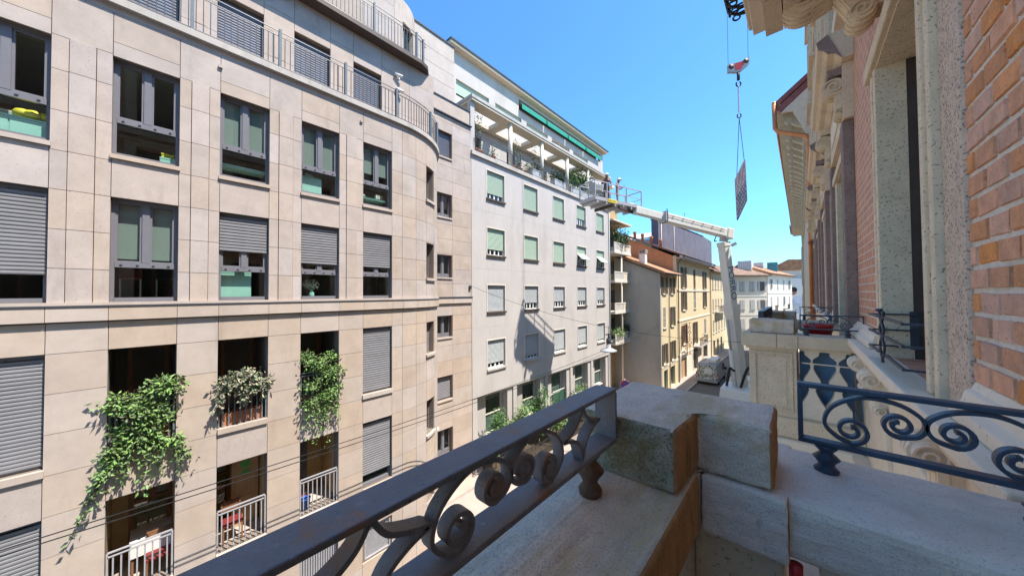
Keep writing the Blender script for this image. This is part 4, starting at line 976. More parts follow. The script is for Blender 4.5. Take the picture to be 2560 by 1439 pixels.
def far_house(name, label, p, q, h, wallmat, rows, ncol, roof=2.2, sh='greysh', depth=9, mt='tiled', balc=False):
    """house whose street front runs from p to q (plan), windows built as parts"""
    p = Vector((*p, 0)); q = Vector((*q, 0)); d = (q-p); L = d.length; d = d/L; n = Vector((d.y, -d.x, 0))
    t = thing(name, label, 'house', ((p+q)/2)+Vector((0, 0, GZ)))
    fn = lambda u, v, w_: tuple(p+d*u+n*w_+Vector((0, 0, v)))
    MB().prism([(0, GZ), (L, GZ), (L, h), (0, h)], fn, -depth, 0).build('wall', wallmat, t)
    b = MB(); P = [fn(-.3, h, .7), fn(L+.3, h, .7), fn(L+.3, h, -depth), fn(-.3, h, -depth)]; r0 = [fn(.5, h+roof, -depth/2), fn(L-.5, h+roof, -depth/2)]
    b.add(P+r0+[fn(-.3, h-.18, .7), fn(L+.3, h-.18, .7), fn(L+.3, h-.18, -depth), fn(-.3, h-.18, -depth)], [(0, 1, 5, 4), (1, 2, 5), (2, 3, 4, 5), (3, 0, 4), (0, 6, 7, 1), (1, 7, 8, 2), (9, 8, 7, 6), (3, 9, 6, 0)]); b.build('roof', mt, t)
    MB().prism([(-.3, h-.17), (L+.3, h-.17), (L+.3, h-.03), (-.3, h-.03)], fn, .71, .85).build('gutter', 'gutter', t)
    for z in rows[1:]: MB().prism([(0, z+2.3), (L, z+2.3), (L, z+2.42), (0, z+2.42)], fn, 0, .05).build('band', 'whitec', t)
    for z in rows:
        for k in range(ncol):
            u = (k+.5)*L/ncol
            o = MB().prism([(u-.45, z), (u+.45, z), (u+.45, z+1.7), (u-.45, z+1.7)], fn, .002, .03).build('window', 'roomd', t)
            for s_ in (-1, 1):
                c = u+s_*(.24 if (k+int(z)) % 3 else .72)
                MB().prism([(c-.22, z+.02), (c+.22, z+.02), (c+.22, z+1.68), (c-.22, z+1.68)], fn, .032, .075).build('shutter_leaf', sh, o)
            MB().prism([(u-.55, z-.1), (u+.55, z-.1), (u+.55, z-.02), (u-.55, z-.02)], fn, 0, .14).build('sill', 'whitec', o)
            if balc and k % 2 == 0 and z == rows[1]:
                g = MB().prism([(u-1, z-.9), (u+1, z-.9), (u+1, z-.78), (u-1, z-.78)], fn, 0, .8)
                for j in range(11): g.prism([(u-1+j*.2, z-.78), (u-.97+j*.2, z-.78), (u-.97+j*.2, z+.1), (u-1+j*.2, z+.1)], fn, .75, .78)
                g.prism([(u-1, z+.1), (u+1, z+.1), (u+1, z+.15), (u-1, z+.15)], fn, .72, .8); g.build('balcony', 'gutter', o)
    return t
far_house('grey_white_house', 'pale grey house with closed shutters at the bend of the street', (-10.0, 70.2), (-4.6, 76.5), 3.2, 'paleb', (.3, -3.1, -6.6), 4)
far_house('white_corner_house', 'bright white house with small planted balconies beyond the bend', (-4.5, 76.6), (-1.35, 95), 3.6, 'paleb', (.8, -2.6, -6.2), 4, sh='greysh', mt='tile', balc=True)
t = thing('distant_house', 'small white house with tiled roof far behind the bend', 'house', (0, 105, GZ)); MB().box(-6, 6, 101, 108, GZ, 5.2).build('wall', 'paleb', t)
MB().prism([(-6.5, 5.2), (6.5, 5.2), (4, 7.5), (-2, 7.8)], lambda u, v, w_: (u, w_, v), 100.6, 108.5).build('roof', 'tile', t)
bb = thing('billboard', 'white billboard with a dark haired man in a white shirt at the street end', 'billboard', (.0, 99.8, -7))
MB().box(-2.1, 2.6, 99.6, 99.8, -6.8, 3.2).build('board', 'whitep', bb)
MT['shirt'] = M('printed_shirt', (.5, .57, .66), var=.25, scale=.7, rough=.8)
MB().prism([(-1.5, -5), (1.2, -5), (1.0, -2.4), (.2, -1.2), (-.5, -.9), (-1.4, -1.6)], lambda u, v, w_: (u, w_, v), 99.56, 99.59).build('printed_shirt', 'shirt', bb)
MB().prism([(-1.2+.62*math.cos(R(a)), .2+.85*math.sin(R(a))) for a in range(0, 360, 30)], lambda u, v, w_: (u, w_, v), 99.56, 99.585).build('printed_face', 'skin', bb)
MB().prism([(-1.15+.66*math.cos(R(a)), .55+.66*math.sin(R(a))) for a in range(-40, 221, 20)], lambda u, v, w_: (u, w_, v), 99.53, 99.558).build('printed_hair', 'black', bb)
text('ANI', 1.5, 'whitep', bb, frame4((.1, 99.5, -3.6), (1, 0, 0), (0, 0, 1), (0, -1, 0)), depth=.02)
for k, (x, y, z, w_, h, lab, mt) in enumerate(((-9.0, 76, 4.2, 2.2, 1.9, 'row of pale ventilation units on the far roof', 'offw'), (-7.2, 84, 5.3, 1.6, .9, 'low grey plant room on the far roof', 'pot'), (-5.2, 88, 5.4, 1.7, 1.0, 'teal glass rooftop box beyond the bend', 'tealg'))):
    t = thing('rooftop_unit', lab, 'roof unit', (x+w_/2, y, z-2)); MB().box(x, x+w_, y, y+3, z-2.2, z+h).build('casing', mt, t)
    for j in range(7): MB().box(x+.1+j*w_/7, x+.1+j*w_/7+w_/11, y-.05, y-.002, z+.2, z+h-.2).build('louvre', 'whitep' if k != 2 else 'glassd', t)

# ================================================================== STREET THINGS
VN = thing('delivery_van', 'delivery van with black and white lettered rear doors and roof box', 'van', (-7.55, 39.4, GZ))
MT['vanrear'] = M('van_rear_print', (.3, .3, .3), var=.1, scale=3, rough=.45)
_m = MT['vanrear'].node_tree; _n = _m.nodes.new('ShaderNodeTexVoronoi'); _n.inputs['Scale'].default_value = 7
_g = _m.nodes.new('ShaderNodeNewGeometry'); _m.links.new(_g.outputs['Position'], _n.inputs['Vector'])
_r = _m.nodes.new('ShaderNodeValToRGB'); _r.color_ramp.interpolation = 'CONSTANT'; _r.color_ramp.elements[0].color = (.03, .03, .03, 1); _r.color_ramp.elements[1].position = .42; _r.color_ramp.elements[1].color = (.55, .53, .45, 1)
_m.links.new(_n.outputs['Distance'], _r.inputs[0]); _m.links.new(_r.outputs[0], _m.nodes['Principled BSDF'].inputs['Base Color'])
vx, vy = -7.55, 39.4; hw = .98
prof = [(0, .35), (0, 1.0), (.12, 2.05), (.3, 2.22), (3.3, 2.25), (4.0, 1.95), (4.6, 1.25), (5.15, 1.1), (5.3, .7), (5.3, .35)]
b = MB(); k = len(prof)
def vsec(s_, taper): return [(vx+s_*hw*(1 if v < 1.15 else 1-.1*(v-1.15)/1.1), vy+u, GZ+v) for u, v in prof]
l = vsec(-1, 0); r = vsec(1, 0); o_ = 0
b.v = l+r; b.f = [list(range(k))[::-1], [k+i for i in range(k)]]+[[i, (i+1) % k, k+(i+1) % k, k+i] for i in range(k)]; b.m = [0]*len(b.f)
b.build('body', 'bluev', VN, bevel=.05)
b = MB(); b.hexa([(vx-.9, vy-.05, GZ+.62), (vx+.9, vy-.05, GZ+.62), (vx+.9, vy-.0, GZ+.62), (vx-.9, vy-.0, GZ+.62)], [(vx-.84, vy+.06, GZ+2.05), (vx+.84, vy+.06, GZ+2.05), (vx+.86, vy+.14, GZ+2.05), (vx-.86, vy+.14, GZ+2.05)])
rd = b.build('rear_door', 'vanrear', VN)
b = MB(); b.hexa([(vx-.25, vy-.03, GZ+1.15), (vx+.45, vy-.03, GZ+1.15), (vx+.45, vy-.005, GZ+1.15), (vx-.25, vy-.005, GZ+1.15)], [(vx-.22, vy+.01, GZ+1.72), (vx+.45, vy+.01, GZ+1.72), (vx+.45, vy+.03, GZ+1.72), (vx-.22, vy+.03, GZ+1.72)])
b.build('placard', 'whitep', rd); MB().box(vx-.3, vx+.22, vy-.07, vy-.051, GZ+.64, GZ+.76).build('number_plate', 'whitep', rd)
MB().box(vx-.97, vx+.97, vy-.09, vy+.05, GZ+.3, GZ+.58).build('bumper', 'pot', VN, bevel=.03); MB().box(vx-.95, vx+.95, vy-.1, vy+.03, GZ+.22, GZ+.3).build('bumper_lip', 'black', VN)
for s_ in (-1, 1):
    MB().box(vx+s_*.985-.05, vx+s_*.985+.02, vy-.02, vy+.12, GZ+.65, GZ+1.3).build('tail_lamp', 'redp', VN, bevel=.015)
    MB().box(vx+s_*.985-.04, vx+s_*.985+.025, vy-.025, vy+.1, GZ+.86, GZ+.98).build('tail_lamp_lens', 'whitep', VN)
    MB().box(vx+s_*.97, vx+s_*1.25, vy+3.7, vy+3.85, GZ+1.15, GZ+1.42).build('mirror', 'black', VN, bevel=.03)
    for yy in (.95, 4.35):
        wx = vx+s_*.88; o = MB().tube([(wx-.11, vy+yy, GZ+.33), (wx+.11, vy+yy, GZ+.33)], .33, 18).build('wheel', 'black', VN, True)
        MB().tube([(wx-.115*1, vy+yy, GZ+.33), (wx+.115, vy+yy, GZ+.33)], .19, 14).build('rim', 'alu', o, True)
    MB().box(vx+s_*.94, vx+s_*.985, vy+3.0, vy+3.95, GZ+1.25, GZ+1.85).build('side_window', 'black', VN)
b = MB().box(vx-.05, vx+.8, vy+.5, vy+2.9, GZ+2.24, GZ+2.62); b.build('roof_box', 'whitep', VN, bevel=.06)
# no parking sign
ns = thing('no_parking_sign', 'round blue and red no parking sign on a post', 'sign', (-11.1, 26.6, GZ+.12))
nd = Vector((.39, -.92, 0)).normalized(); ex = Vector((nd.y*-1, nd.x, 0)); c0 = Vector((-11.1, 26.5, -7.72))
MT['signblue'] = M('sign_blue', (.03, .1, .4), var=.05, scale=3, rough=.4)
def disc(b, r0, r1, off, th=.01, n=28):
    fn = lambda u, v, w_: tuple(c0+ex*u+Vector((0, 0, v))+nd*w_)
    if r0 == 0: b.prism([(r1*math.cos(2*math.pi*i/n), r1*math.sin(2*math.pi*i/n)) for i in range(n)], fn, off, off+th)
    else: b.ribbon([((r0+r1)/2*math.cos(2*math.pi*i/n), (r0+r1)/2*math.sin(2*math.pi*i/n)) for i in range(n)], fn, off, off+th, r1-r0, closed=True)
    return b
MB().tube([(-11.14, 26.56, GZ+.12), (-11.14, 26.56, -7.2)], .03, 8).build('post', 'alu', ns, True)
disc(MB(), 0, .43, 0).build('plate', 'whitep', ns); disc(MB(), 0, .33, .012).build('field', 'signblue', ns); disc(MB(), .32, .4, .012, .012).build('ring', 'redp', ns)
MB().prism([(-.28, .2), (-.2, .28), (.28, -.2), (.2, -.28)], lambda u, v, w_: tuple(c0+ex*u+Vector((0, 0, v))+nd*w_), .026, .034).build('slash', 'redp', ns)
# overhead wires and hanging lamp
def wire(label, a, b, sag, r=.011):
    a = Vector(a); b = Vector(b); P = []
    for i in range(25):
        t = i/24; p = a.lerp(b, t); p.z -= sag*4*t*(1-t); P.append(p)
    o = MB().tube(P, r, 4).build('overhead_wire', 'black'); tag(o, label, 'wire', 'wires along the stone facade'); return o
wire('upper of two thin cables strung low along the stone facade', (-9.6, -3.2, -4.0), (-9.6, 31, -2.85), .55)
wire('lower of two thin cables strung low along the stone facade', (-9.6, -3.2, -4.08), (-9.6, 31, -3.05), .6)
wire('thin cable crossing the street to the hanging lamp', (-13.25, 11.45, .45), (.3, 17.5, -2.0), .9, .009)
hl = thing('hanging_lamp', 'dark street lamp with wide round shade hanging over the street', 'lamp', (-6.5, 13.75, -2.7)); lx, ly, lz = -6.5, 13.75, -2.62
MB().lathe((lx, ly, lz), [(.38, 0), (.36, .05), (.2, .12), (.1, .16), (.1, .34), (.05, .38)], 20).build('shade', 'pot', hl, True)
MB().lathe((lx, ly, lz+.3), [(.1, 0), (.11, .25), (.05, .3), (.03, .45)], 12).build('housing', 'steeld', hl, True)
MB().bar((lx-.14, ly, lz+.74), (lx+.14, ly, lz+.8), .05, .05).build('hanger', 'steeld', hl); MB().tube([(lx, ly, lz+.7), (lx, ly, lz+1.15)], .012, 5).build('suspension', 'black', hl)

# ================================================================== OUR OWN BRICK AND STONE PALAZZO (right)
XP = .52
PZ = thing('brick_palazzo', 'red brick palazzo with carved speckled stone trim on the right', 'building', (XP, 5, GZ))
WYC = [-3.5, -.1, 3.165, 6.7, 10.3, 13.8, 17.0]
ph_ = []
for yc in WYC:
    door = yc in (-.1, 6.7)
    ph_.append((yc-.585, yc+.585, -1.5 if door else -.5, 1.75)); ph_.append((yc-.56, yc+.56, 4.0, 6.6)); ph_.append((yc-.56, yc+.56, 7.8, 10.0)); ph_.append((yc-.56, yc+.56, -5.9, -3.4))
wall_x('wall', 'brickw', PZ, XP+.45, .45, -9, 18.4, -.6, 10.6, ph_)
wall_x('stone_base', 'pstonel', PZ, XP+.45, .47, -9, 18.4, GZ, -.6, [(a, b, c, d) for a, b, c, d in ph_ if d < 0]+[(yc-.585, yc+.585, -1.5, -.5) for yc in (-.1, 6.7)])
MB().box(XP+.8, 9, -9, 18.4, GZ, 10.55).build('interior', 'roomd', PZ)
MB().box(.42, 9.5, -9.2, 18.4, 10.6, 10.9).build('main_cornice', 'pstone', PZ); MB().box(.45, .515, -9.1, 18.4, 10.45, 10.595).build('cornice_bed', 'pstone', PZ)
def lin(u, v, w_): return (u, w_, v)
def spiral(cx, cz, r, turns=1.6, n=26, start=0, sgn=1):
    return [(cx+r*(1-.82*i/n)*math.cos(start+sgn*turns*2*math.pi*i/n), cz+r*(1-.82*i/n)*math.sin(start+sgn*turns*2*math.pi*i/n)) for i in range(n+1)]
def console(par, y0, y1, big, rb, small, rs, wall=XP, mat='pstone', name='console'):
    """S scroll bracket in the xz plane between y0 and y1"""
    b = MB(); ym = (y0+y1)/2
    for (c, r, e) in ((big, rb, 0), (small, rs, .008)):
        n = 22; P = [(c[0]+r*math.cos(2*math.pi*i/n), c[1]+r*math.sin(2*math.pi*i/n)) for i in range(n)]
        b.prism(P, lin, y0-e, y1+e)
        for off in (.2, .5, .8): 
            yy = y0+(y1-y0)*off; P2 = [(c[0]+(r+.012)*math.cos(2*math.pi*i/n), c[1]+(r+.012)*math.sin(2*math.pi*i/n)) for i in range(n)]
            b.prism(P2, lin, yy-.016, yy+.016)
        b.ribbon(spiral(c[0], c[1], r*.92, 1.6, 30, math.pi, -1), lin, y0-e-.018, y0-e+.004, r*.17)
    A0 = (big[0]+rb*.35, big[1]-rb*.75); D0 = (small[0]-rs*.4, small[1]+rs*.8); mid = ((A0[0]*.35+D0[0]*.65), max(A0[1], D0[1])+rb*.25)
    P = catmull([A0, ((A0[0]+mid[0])/2, (A0[1]+mid[1])/2+rb*.1), mid, D0], 6)
    b.ribbon(P, lin, y0+.006, y1-.006, rb*.55)
    for off in (.25, .75): yy = y0+(y1-y0)*off; b.ribbon(P, lin, yy-.02, yy+.02, rb*.66)
    b.prism([(big[0]-rb*.2, big[1]), (wall+.02, big[1]-rb*.4), (wall+.02, small[1]), (small[0], small[1]+rs*.2), mid], lin, y0+.012, y1-.012)
    return b.build(name, mat, par, bevel=.004, seg=1)
def surround(yc, z0, z1, near=.245, far=.245, purple='pstonep', hw=.585):
    o = None
    for s_ in (-1, 1):
        off = 0
        for (wd, pr, mt, nm) in ((.06, .06, 'pgrey', 'inner_bead'), (.055, .03, 'pgrey', 'flat_strip'), (.02, .05, 'pstonel', 'fillet'), (.05, .06, 'pgrey', 'roll')):
            a = yc+s_*(hw+off); c = yc+s_*(hw+off+wd-.002); off += wd
            if nm == 'roll': MB().box(XP-pr, XP+.002, a, c, z0, z1).build(nm, mt, PZ, bevel=.005, seg=1)
            else: MB().box(XP-pr, XP+.002, a, c, z0, z1).build(nm, mt, PZ, bevel=.006)
        wd = near if s_ < 0 else far
        MB().box(XP-.03, XP+.002, yc+s_*(hw+off), yc+s_*(hw+off+wd), z0, z1+.25).build('pilaster_strip', purple if s_ < 0 else 'pstonep', PZ, bevel=.012)
    MB().box(XP-.085, XP+.002, yc-hw-.3, yc+hw+.3, z1+.002, z1+.12).build('head_moulding', 'pstone', PZ, bevel=.01)
    for s_ in (-1, 1):
        y_ = yc+s_*hw; MB().box(XP-.055, XP+.10, y_-.008 if s_ > 0 else y_-.03, y_+.03 if s_ > 0 else y_+.008, z0, z1).build('jamb', 'pgrey', PZ)
        MB().box(XP+.102, XP+.44, y_-.006 if s_ > 0 else y_-.03, y_+.03 if s_ > 0 else y_+.006, z0, z1).build('shade_lining', 'gutter', PZ)  # dark lining added in place of shade deep in the opening
        MB().box(XP+.19, XP+.25, y_-s_*.012, y_-s_*.07, z0, z1).build('window_frame', 'wood', PZ)
    MB().box(XP-.05, XP+.4, yc-hw+.01, yc+hw-.01, z1-.012, z1+.03).build('head_lining', 'pgrey', PZ)
    MB().box(XP+.22, XP+.23, yc-hw+.07, yc+hw-.07, z0, z1).build('window_pane', 'glassd', PZ)
    MB().box(XP+.19, XP+.25, yc-.05, yc+.05, z0, z1).build('window_frame', 'wood', PZ)
for yc in WYC:
    door = yc in (-.1, 6.7); surround(yc, -1.5 if door else -.5, 1.75)
    for z0, z1 in ((4.0, 6.6), (7.8, 10.0)):
        b = MB()
        for s_ in (-1, 1): b.box(XP-.1, XP+.002, yc+s_*.56, yc+s_*.9, z0, z1+.1); b.box(XP-.14, XP+.002, yc+s_*.6, yc+s_*.68, z0, z1)
        b.box(XP-.1, XP+.002, yc-.9, yc+.9, z1+.102, z1+.3); b.box(XP-.2, XP+.002, yc-1.05, yc+1.05, z1+.302, z1+.4); b.build('upper_surround', 'pstone', PZ)
        MB().box(XP+.1, XP+.14, yc-.56, yc+.56, z0, z1).build('upper_shutter', 'brownsh', PZ)
MB().box(XP-.12, XP+.002, -9, 18.4, 3.5, 3.72).build('storey_band', 'pstone', PZ); MB().box(XP-.12, XP+.002, -9, 18.4, 7.2, 7.42).build('storey_band', 'pstone', PZ)
# individual bricks of the pier right of the window
mo = MB().box(XP-.012, XP-.001, 1.3, 2.15, -.36, 2.3).build('mortar_bed', 'mortar', PZ)
ROW = .09; z = -.355; k = 0; bm_ = {}
while z < 2.2:
    y = 2.142; first = True
    while y > 1.32:
        L_ = random.choice((.16, .165, .17, .175)) if not (first and k % 2) else .075
        first = False; a = max(y-L_+.017, 1.31)
        if y-a > .03:
            pr = .017+random.uniform(0, .005)
            q = MB(); j = lambda: random.uniform(-.0038, .0038)
            q.hexa([(XP-.011, a+j(), z+.004+j()), (XP-.011, y+j(), z+.004+j()), (XP-.011, y+j(), z+ROW-.014+j()), (XP-.011, a+j(), z+ROW-.014+j())],
                   [(XP-pr, a+.003+j(), z+.007+j()), (XP-pr, y-.003+j(), z+.007+j()), (XP-pr, y-.003+j(), z+ROW-.017+j()), (XP-pr, a+.003+j(), z+ROW-.017+j())])
            q.build('brick', 'brick', PZ)
        y -= L_
    z += ROW; k += 1
# plinth moulding and ledge below the windows
LP = [(XP+.01, -.502), (.375, -.506), (.37, -.56), (.385, -.6), (.42, -.615), (.44, -.66), (XP-.03, -.7), (XP+.01, -.7)]
for (a, b) in ((1.43, 5.0), (8.05, 18.4)): MB().prism(LP, lin, a, b).build('window_ledge', 'pstonel', PZ, bevel=.008)
BPF = [(XP, -.35), (XP-.018, -.352), (XP-.03, -.38), (XP-.045, -.39), (XP-.055, -.43), (XP-.085, -.45), (XP-.085, -.5), (XP, -.5)]
for (a, b) in ((1.3, 2.14), (4.2, 5.75), (8.0, 9.2)): MB().prism(BPF, lin, a, b).build('base_moulding', 'pstonel', PZ, bevel=.004)
for y in (1.62, 2.35, 3.95, 4.7): console(PZ, y-.09, y+.09, (.415, -.72), .06, (.46, -.95), .035, wall=XP-.02, mat='pstonel', name='ledge_console')
for (a, b) in ((2.5, 3.8),):
    b_ = MB()
    for (p, q, r, s_) in ((a, b, -1.02, -.98), (a, b, -1.62, -1.58), (a, a+.04, -1.58, -1.02), (b-.04, b, -1.58, -1.02)): b_.box(XP-.05, XP-.018, p, q, r, s_)
    b_.build('apron_panel', 'pstonel', PZ, bevel=.006)
MB().box(XP-.14, XP-.018, -9, 18.4, -1.95, -1.75).build('floor_band', 'pstonel', PZ)
# iron guard in the window
gd = thing('window_guard', 'small black wrought iron guard in the stone framed window', 'window guard', (XP, 3.2, -.5))
for kz, z in enumerate((-.172, -.29, -.41)):
    for s_ in (-1, 1):
        ye = 3.165+s_*.55; yh = 3.19+s_*.1; q = MB()
        q.bar((XP+.1, ye, z), (.396, ye, z), .016, .012); q.bar((.396, ye, z), (.396, yh, z+.004), .012, .016)
        q.tube([(.396+.012*math.cos(R(t)), yh-s_*.012*math.sin(R(t)), z+.004) for t in range(0, 271, 45)], .006, 5)
        q.build('guard_bar', 'iron', gd)
for s_ in (-1, 1):
    MB().box(XP+.08, XP+.125, 3.165+s_*.575-.004, 3.165+s_*.575+.004, -.43, -.15).build('fixing_plate', 'iron', gd)
for s_ in (-1, 1):
    P = [(.394, 3.19+s_*.075, -.13), (.394, 3.19+s_*.02, -.19), (.394, 3.19-s_*.07, -.25), (.394, 3.19+s_*.02, -.31), (.394, 3.19+s_*.075, -.37), (.394, 3.19-s_*.02, -.46)]
    MB().tube(catmull(P, 4), .0075, 6).build('crossed_rod', 'iron', gd, True)
MB().lathe((.394, 3.27, -.14), [(.006, 0), (.02, .014), (.02, .02), (.01, .026)], 10).build('rosette', 'iron', gd, True)

# upper balcony slab with its great console
MB().box(-.34, XP+.02, 1.9, 4.0, 2.64, 2.8).build('upper_slab', 'pstone', PZ, bevel=.015)
MB().box(-.3, XP+.02, 1.93, 3.97, 2.56, 2.638).build('upper_slab_step', 'pstonel', PZ, bevel=.008)
for kx in range(5): MB().box(-.2+kx*.135, -.072+kx*.135, 3.45, 3.93, 2.47, 2.558).build('slab_block', 'pstone', PZ, bevel=.003)
MB().box(-.2, XP+.02, 2.0, 3.44, 2.47, 2.558).build('slab_bed', 'pstone', PZ)
for y0 in (3.66, 2.3): console(PZ, y0, y0+.22, (.06, 2.52), .135, (.4, 2.2), .075)
ub = thing('bulging_iron_railing', 'black bulging wrought iron railing of the balcony above', 'railing', (-.4, 3.0, 2.8))
for k in range(18):
    y = 2.05+k*.112
    P = [(-.31, 2.82), (-.42, 2.84), (-.5, 2.92), (-.5, 3.05), (-.4, 3.2), (-.34, 3.4), (-.33, 3.7)]
    MB().tube([(u, y, v) for u, v in catmull(P, 3)], .012, 5).build('belly_bar', 'black', ub)
    q = MB(); q.tube([(-.505+.006, y+.056+.045*math.cos(R(t)), 2.95+.045*math.sin(R(t))) for t in range(0, 360, 30)], .01, 5, closed=True)
    q.tube([(-.44+.03*math.cos(R(t)), y+.056+.04*math.sin(R(t)), 2.855) for t in range(0, 360, 30)], .009, 5, closed=True); q.build('ring', 'black', ub)
MB().bar((-.32, 2.0, 2.815), (-.32, 3.98, 2.815), .05, .02).build('bottom_rail', 'black', ub); MB().bar((-.33, 2.0, 3.71), (-.33, 3.98, 3.71), .06, .03).build('top_rail', 'black', ub)
for z in (2.93, 3.08): MB().tube([(-.505 if z < 3 else -.49, 2.0, z), (-.505 if z < 3 else -.49, 3.98, z)], .014, 6).build('belly_rail', 'black', ub)
for kz in range(9):
    zz = (2.84, 2.87, 2.91, 2.96, 3.02, 3.1, 3.2, 3.35, 3.6)[kz]; uu = (-.38, -.46, -.49, -.5, -.5, -.48, -.4, -.35, -.33)[kz]
    MB().tube([(-.31, 3.98, zz), (uu, 3.98, zz)], .009, 5).build('end_bar', 'black', ub)
# hoods over the further windows
for yc in (6.75, 10.45, 14.0, 17.0):
    HP = [(XP, 2.78), (.42, 2.78), (.36, 2.86), (.30, 2.88), (.26, 2.94), (.215, 2.97), (.2, 3.06), (.3, 3.12), (XP, 3.14)]
    o = MB().prism(HP, lin, yc-1.32, yc+1.32).build('window_hood', ['pstone'], PZ, bevel=.004, seg=1)
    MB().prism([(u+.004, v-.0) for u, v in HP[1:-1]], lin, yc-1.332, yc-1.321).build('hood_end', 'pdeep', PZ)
    MB().box(XP-.09, XP+.002, yc-1.2, yc+1.2, 2.1, 2.778).build('frieze', 'pstone', PZ); MB().box(XP-.102, XP-.09, yc-.6, yc+.6, 2.3, 2.6).build('frieze_panel', 'pstonel', PZ, bevel=.005)
    for s_ in (-1, 1):
        y0 = yc+s_*1.0-.11
        console(PZ, y0, y0+.22, (.36, 2.56), .105, (.42, 2.22), .055, wall=XP-.045)
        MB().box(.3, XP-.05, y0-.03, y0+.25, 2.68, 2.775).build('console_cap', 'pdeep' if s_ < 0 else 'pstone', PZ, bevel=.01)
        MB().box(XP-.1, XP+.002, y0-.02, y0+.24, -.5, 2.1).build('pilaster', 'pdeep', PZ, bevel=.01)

# ------------------------------------------------------------------ stone balconies
def box6(b, x0, x1, y0, y1, z0, z1, ms): 
    k = len(b.f); b.box(x0, x1, y0, y1, z0, z1)
    for i, m_ in enumerate(ms): b.m[k+i] = m_          # bottom, top, y0, y1, x0, x1
def spiral_pts(c, r0, r1, a0, turns, n):
    return [(c[0]+(r0+(r1-r0)*i/n)*math.cos(a0+turns*2*math.pi*i/n), c[1]+(r0+(r1-r0)*i/n)*math.sin(a0+turns*2*math.pi*i/n)) for i in range(n+1)]
def cscroll(flip=False, hs=1.0, wd=.1815):
    # big spiral (left): centre (.052,-.107), joins the outer curve at its bottom going left; small spiral right: centre (.142,-.066)
    big = [(x, y) for x, y in spiral_pts((.056, -.1), .009, .035, R(450), 1.5, 34)]   # counter-clockwise out, ends at 90+900=270deg (bottom)
    big = [(x, y) for x, y in [(2*.054-x, y) for x, y in big]]                 # mirror -> clockwise, still ends at the bottom
    small = [(x, y) for x, y in spiral_pts((.138, -.065), .008, .03, R(450), 1.5, 30)]
    mid = catmull([big[-1], (.022, -.122), (.0, -.09), (.018, -.042), (.075, -.008), (.135, -.012), (.172, -.035), (.1815, -.06), (.168, -.085), small[-1]], 6)
    P = big[:-1]+mid+small[::-1][1:]
    P = [(x*wd/.1815, y*hs) for x, y in P]
    if flip: P = [(wd-x, y) for x, y in P]
    return P
_ct = bpy.data.textures.new('chips', 'CLOUDS'); _ct.noise_scale = .035; _ct.noise_depth = 3
def worn(o, lv=4, st=.008):
    m_ = o.modifiers.new('sub', 'SUBSURF'); m_.subdivision_type = 'SIMPLE'; m_.levels = lv; m_.render_levels = lv
    d_ = o.modifiers.new('wear', 'DISPLACE'); d_.texture = _ct; d_.texture_coords = 'GLOBAL'; d_.strength = st; d_.mid_level = .5
    return o
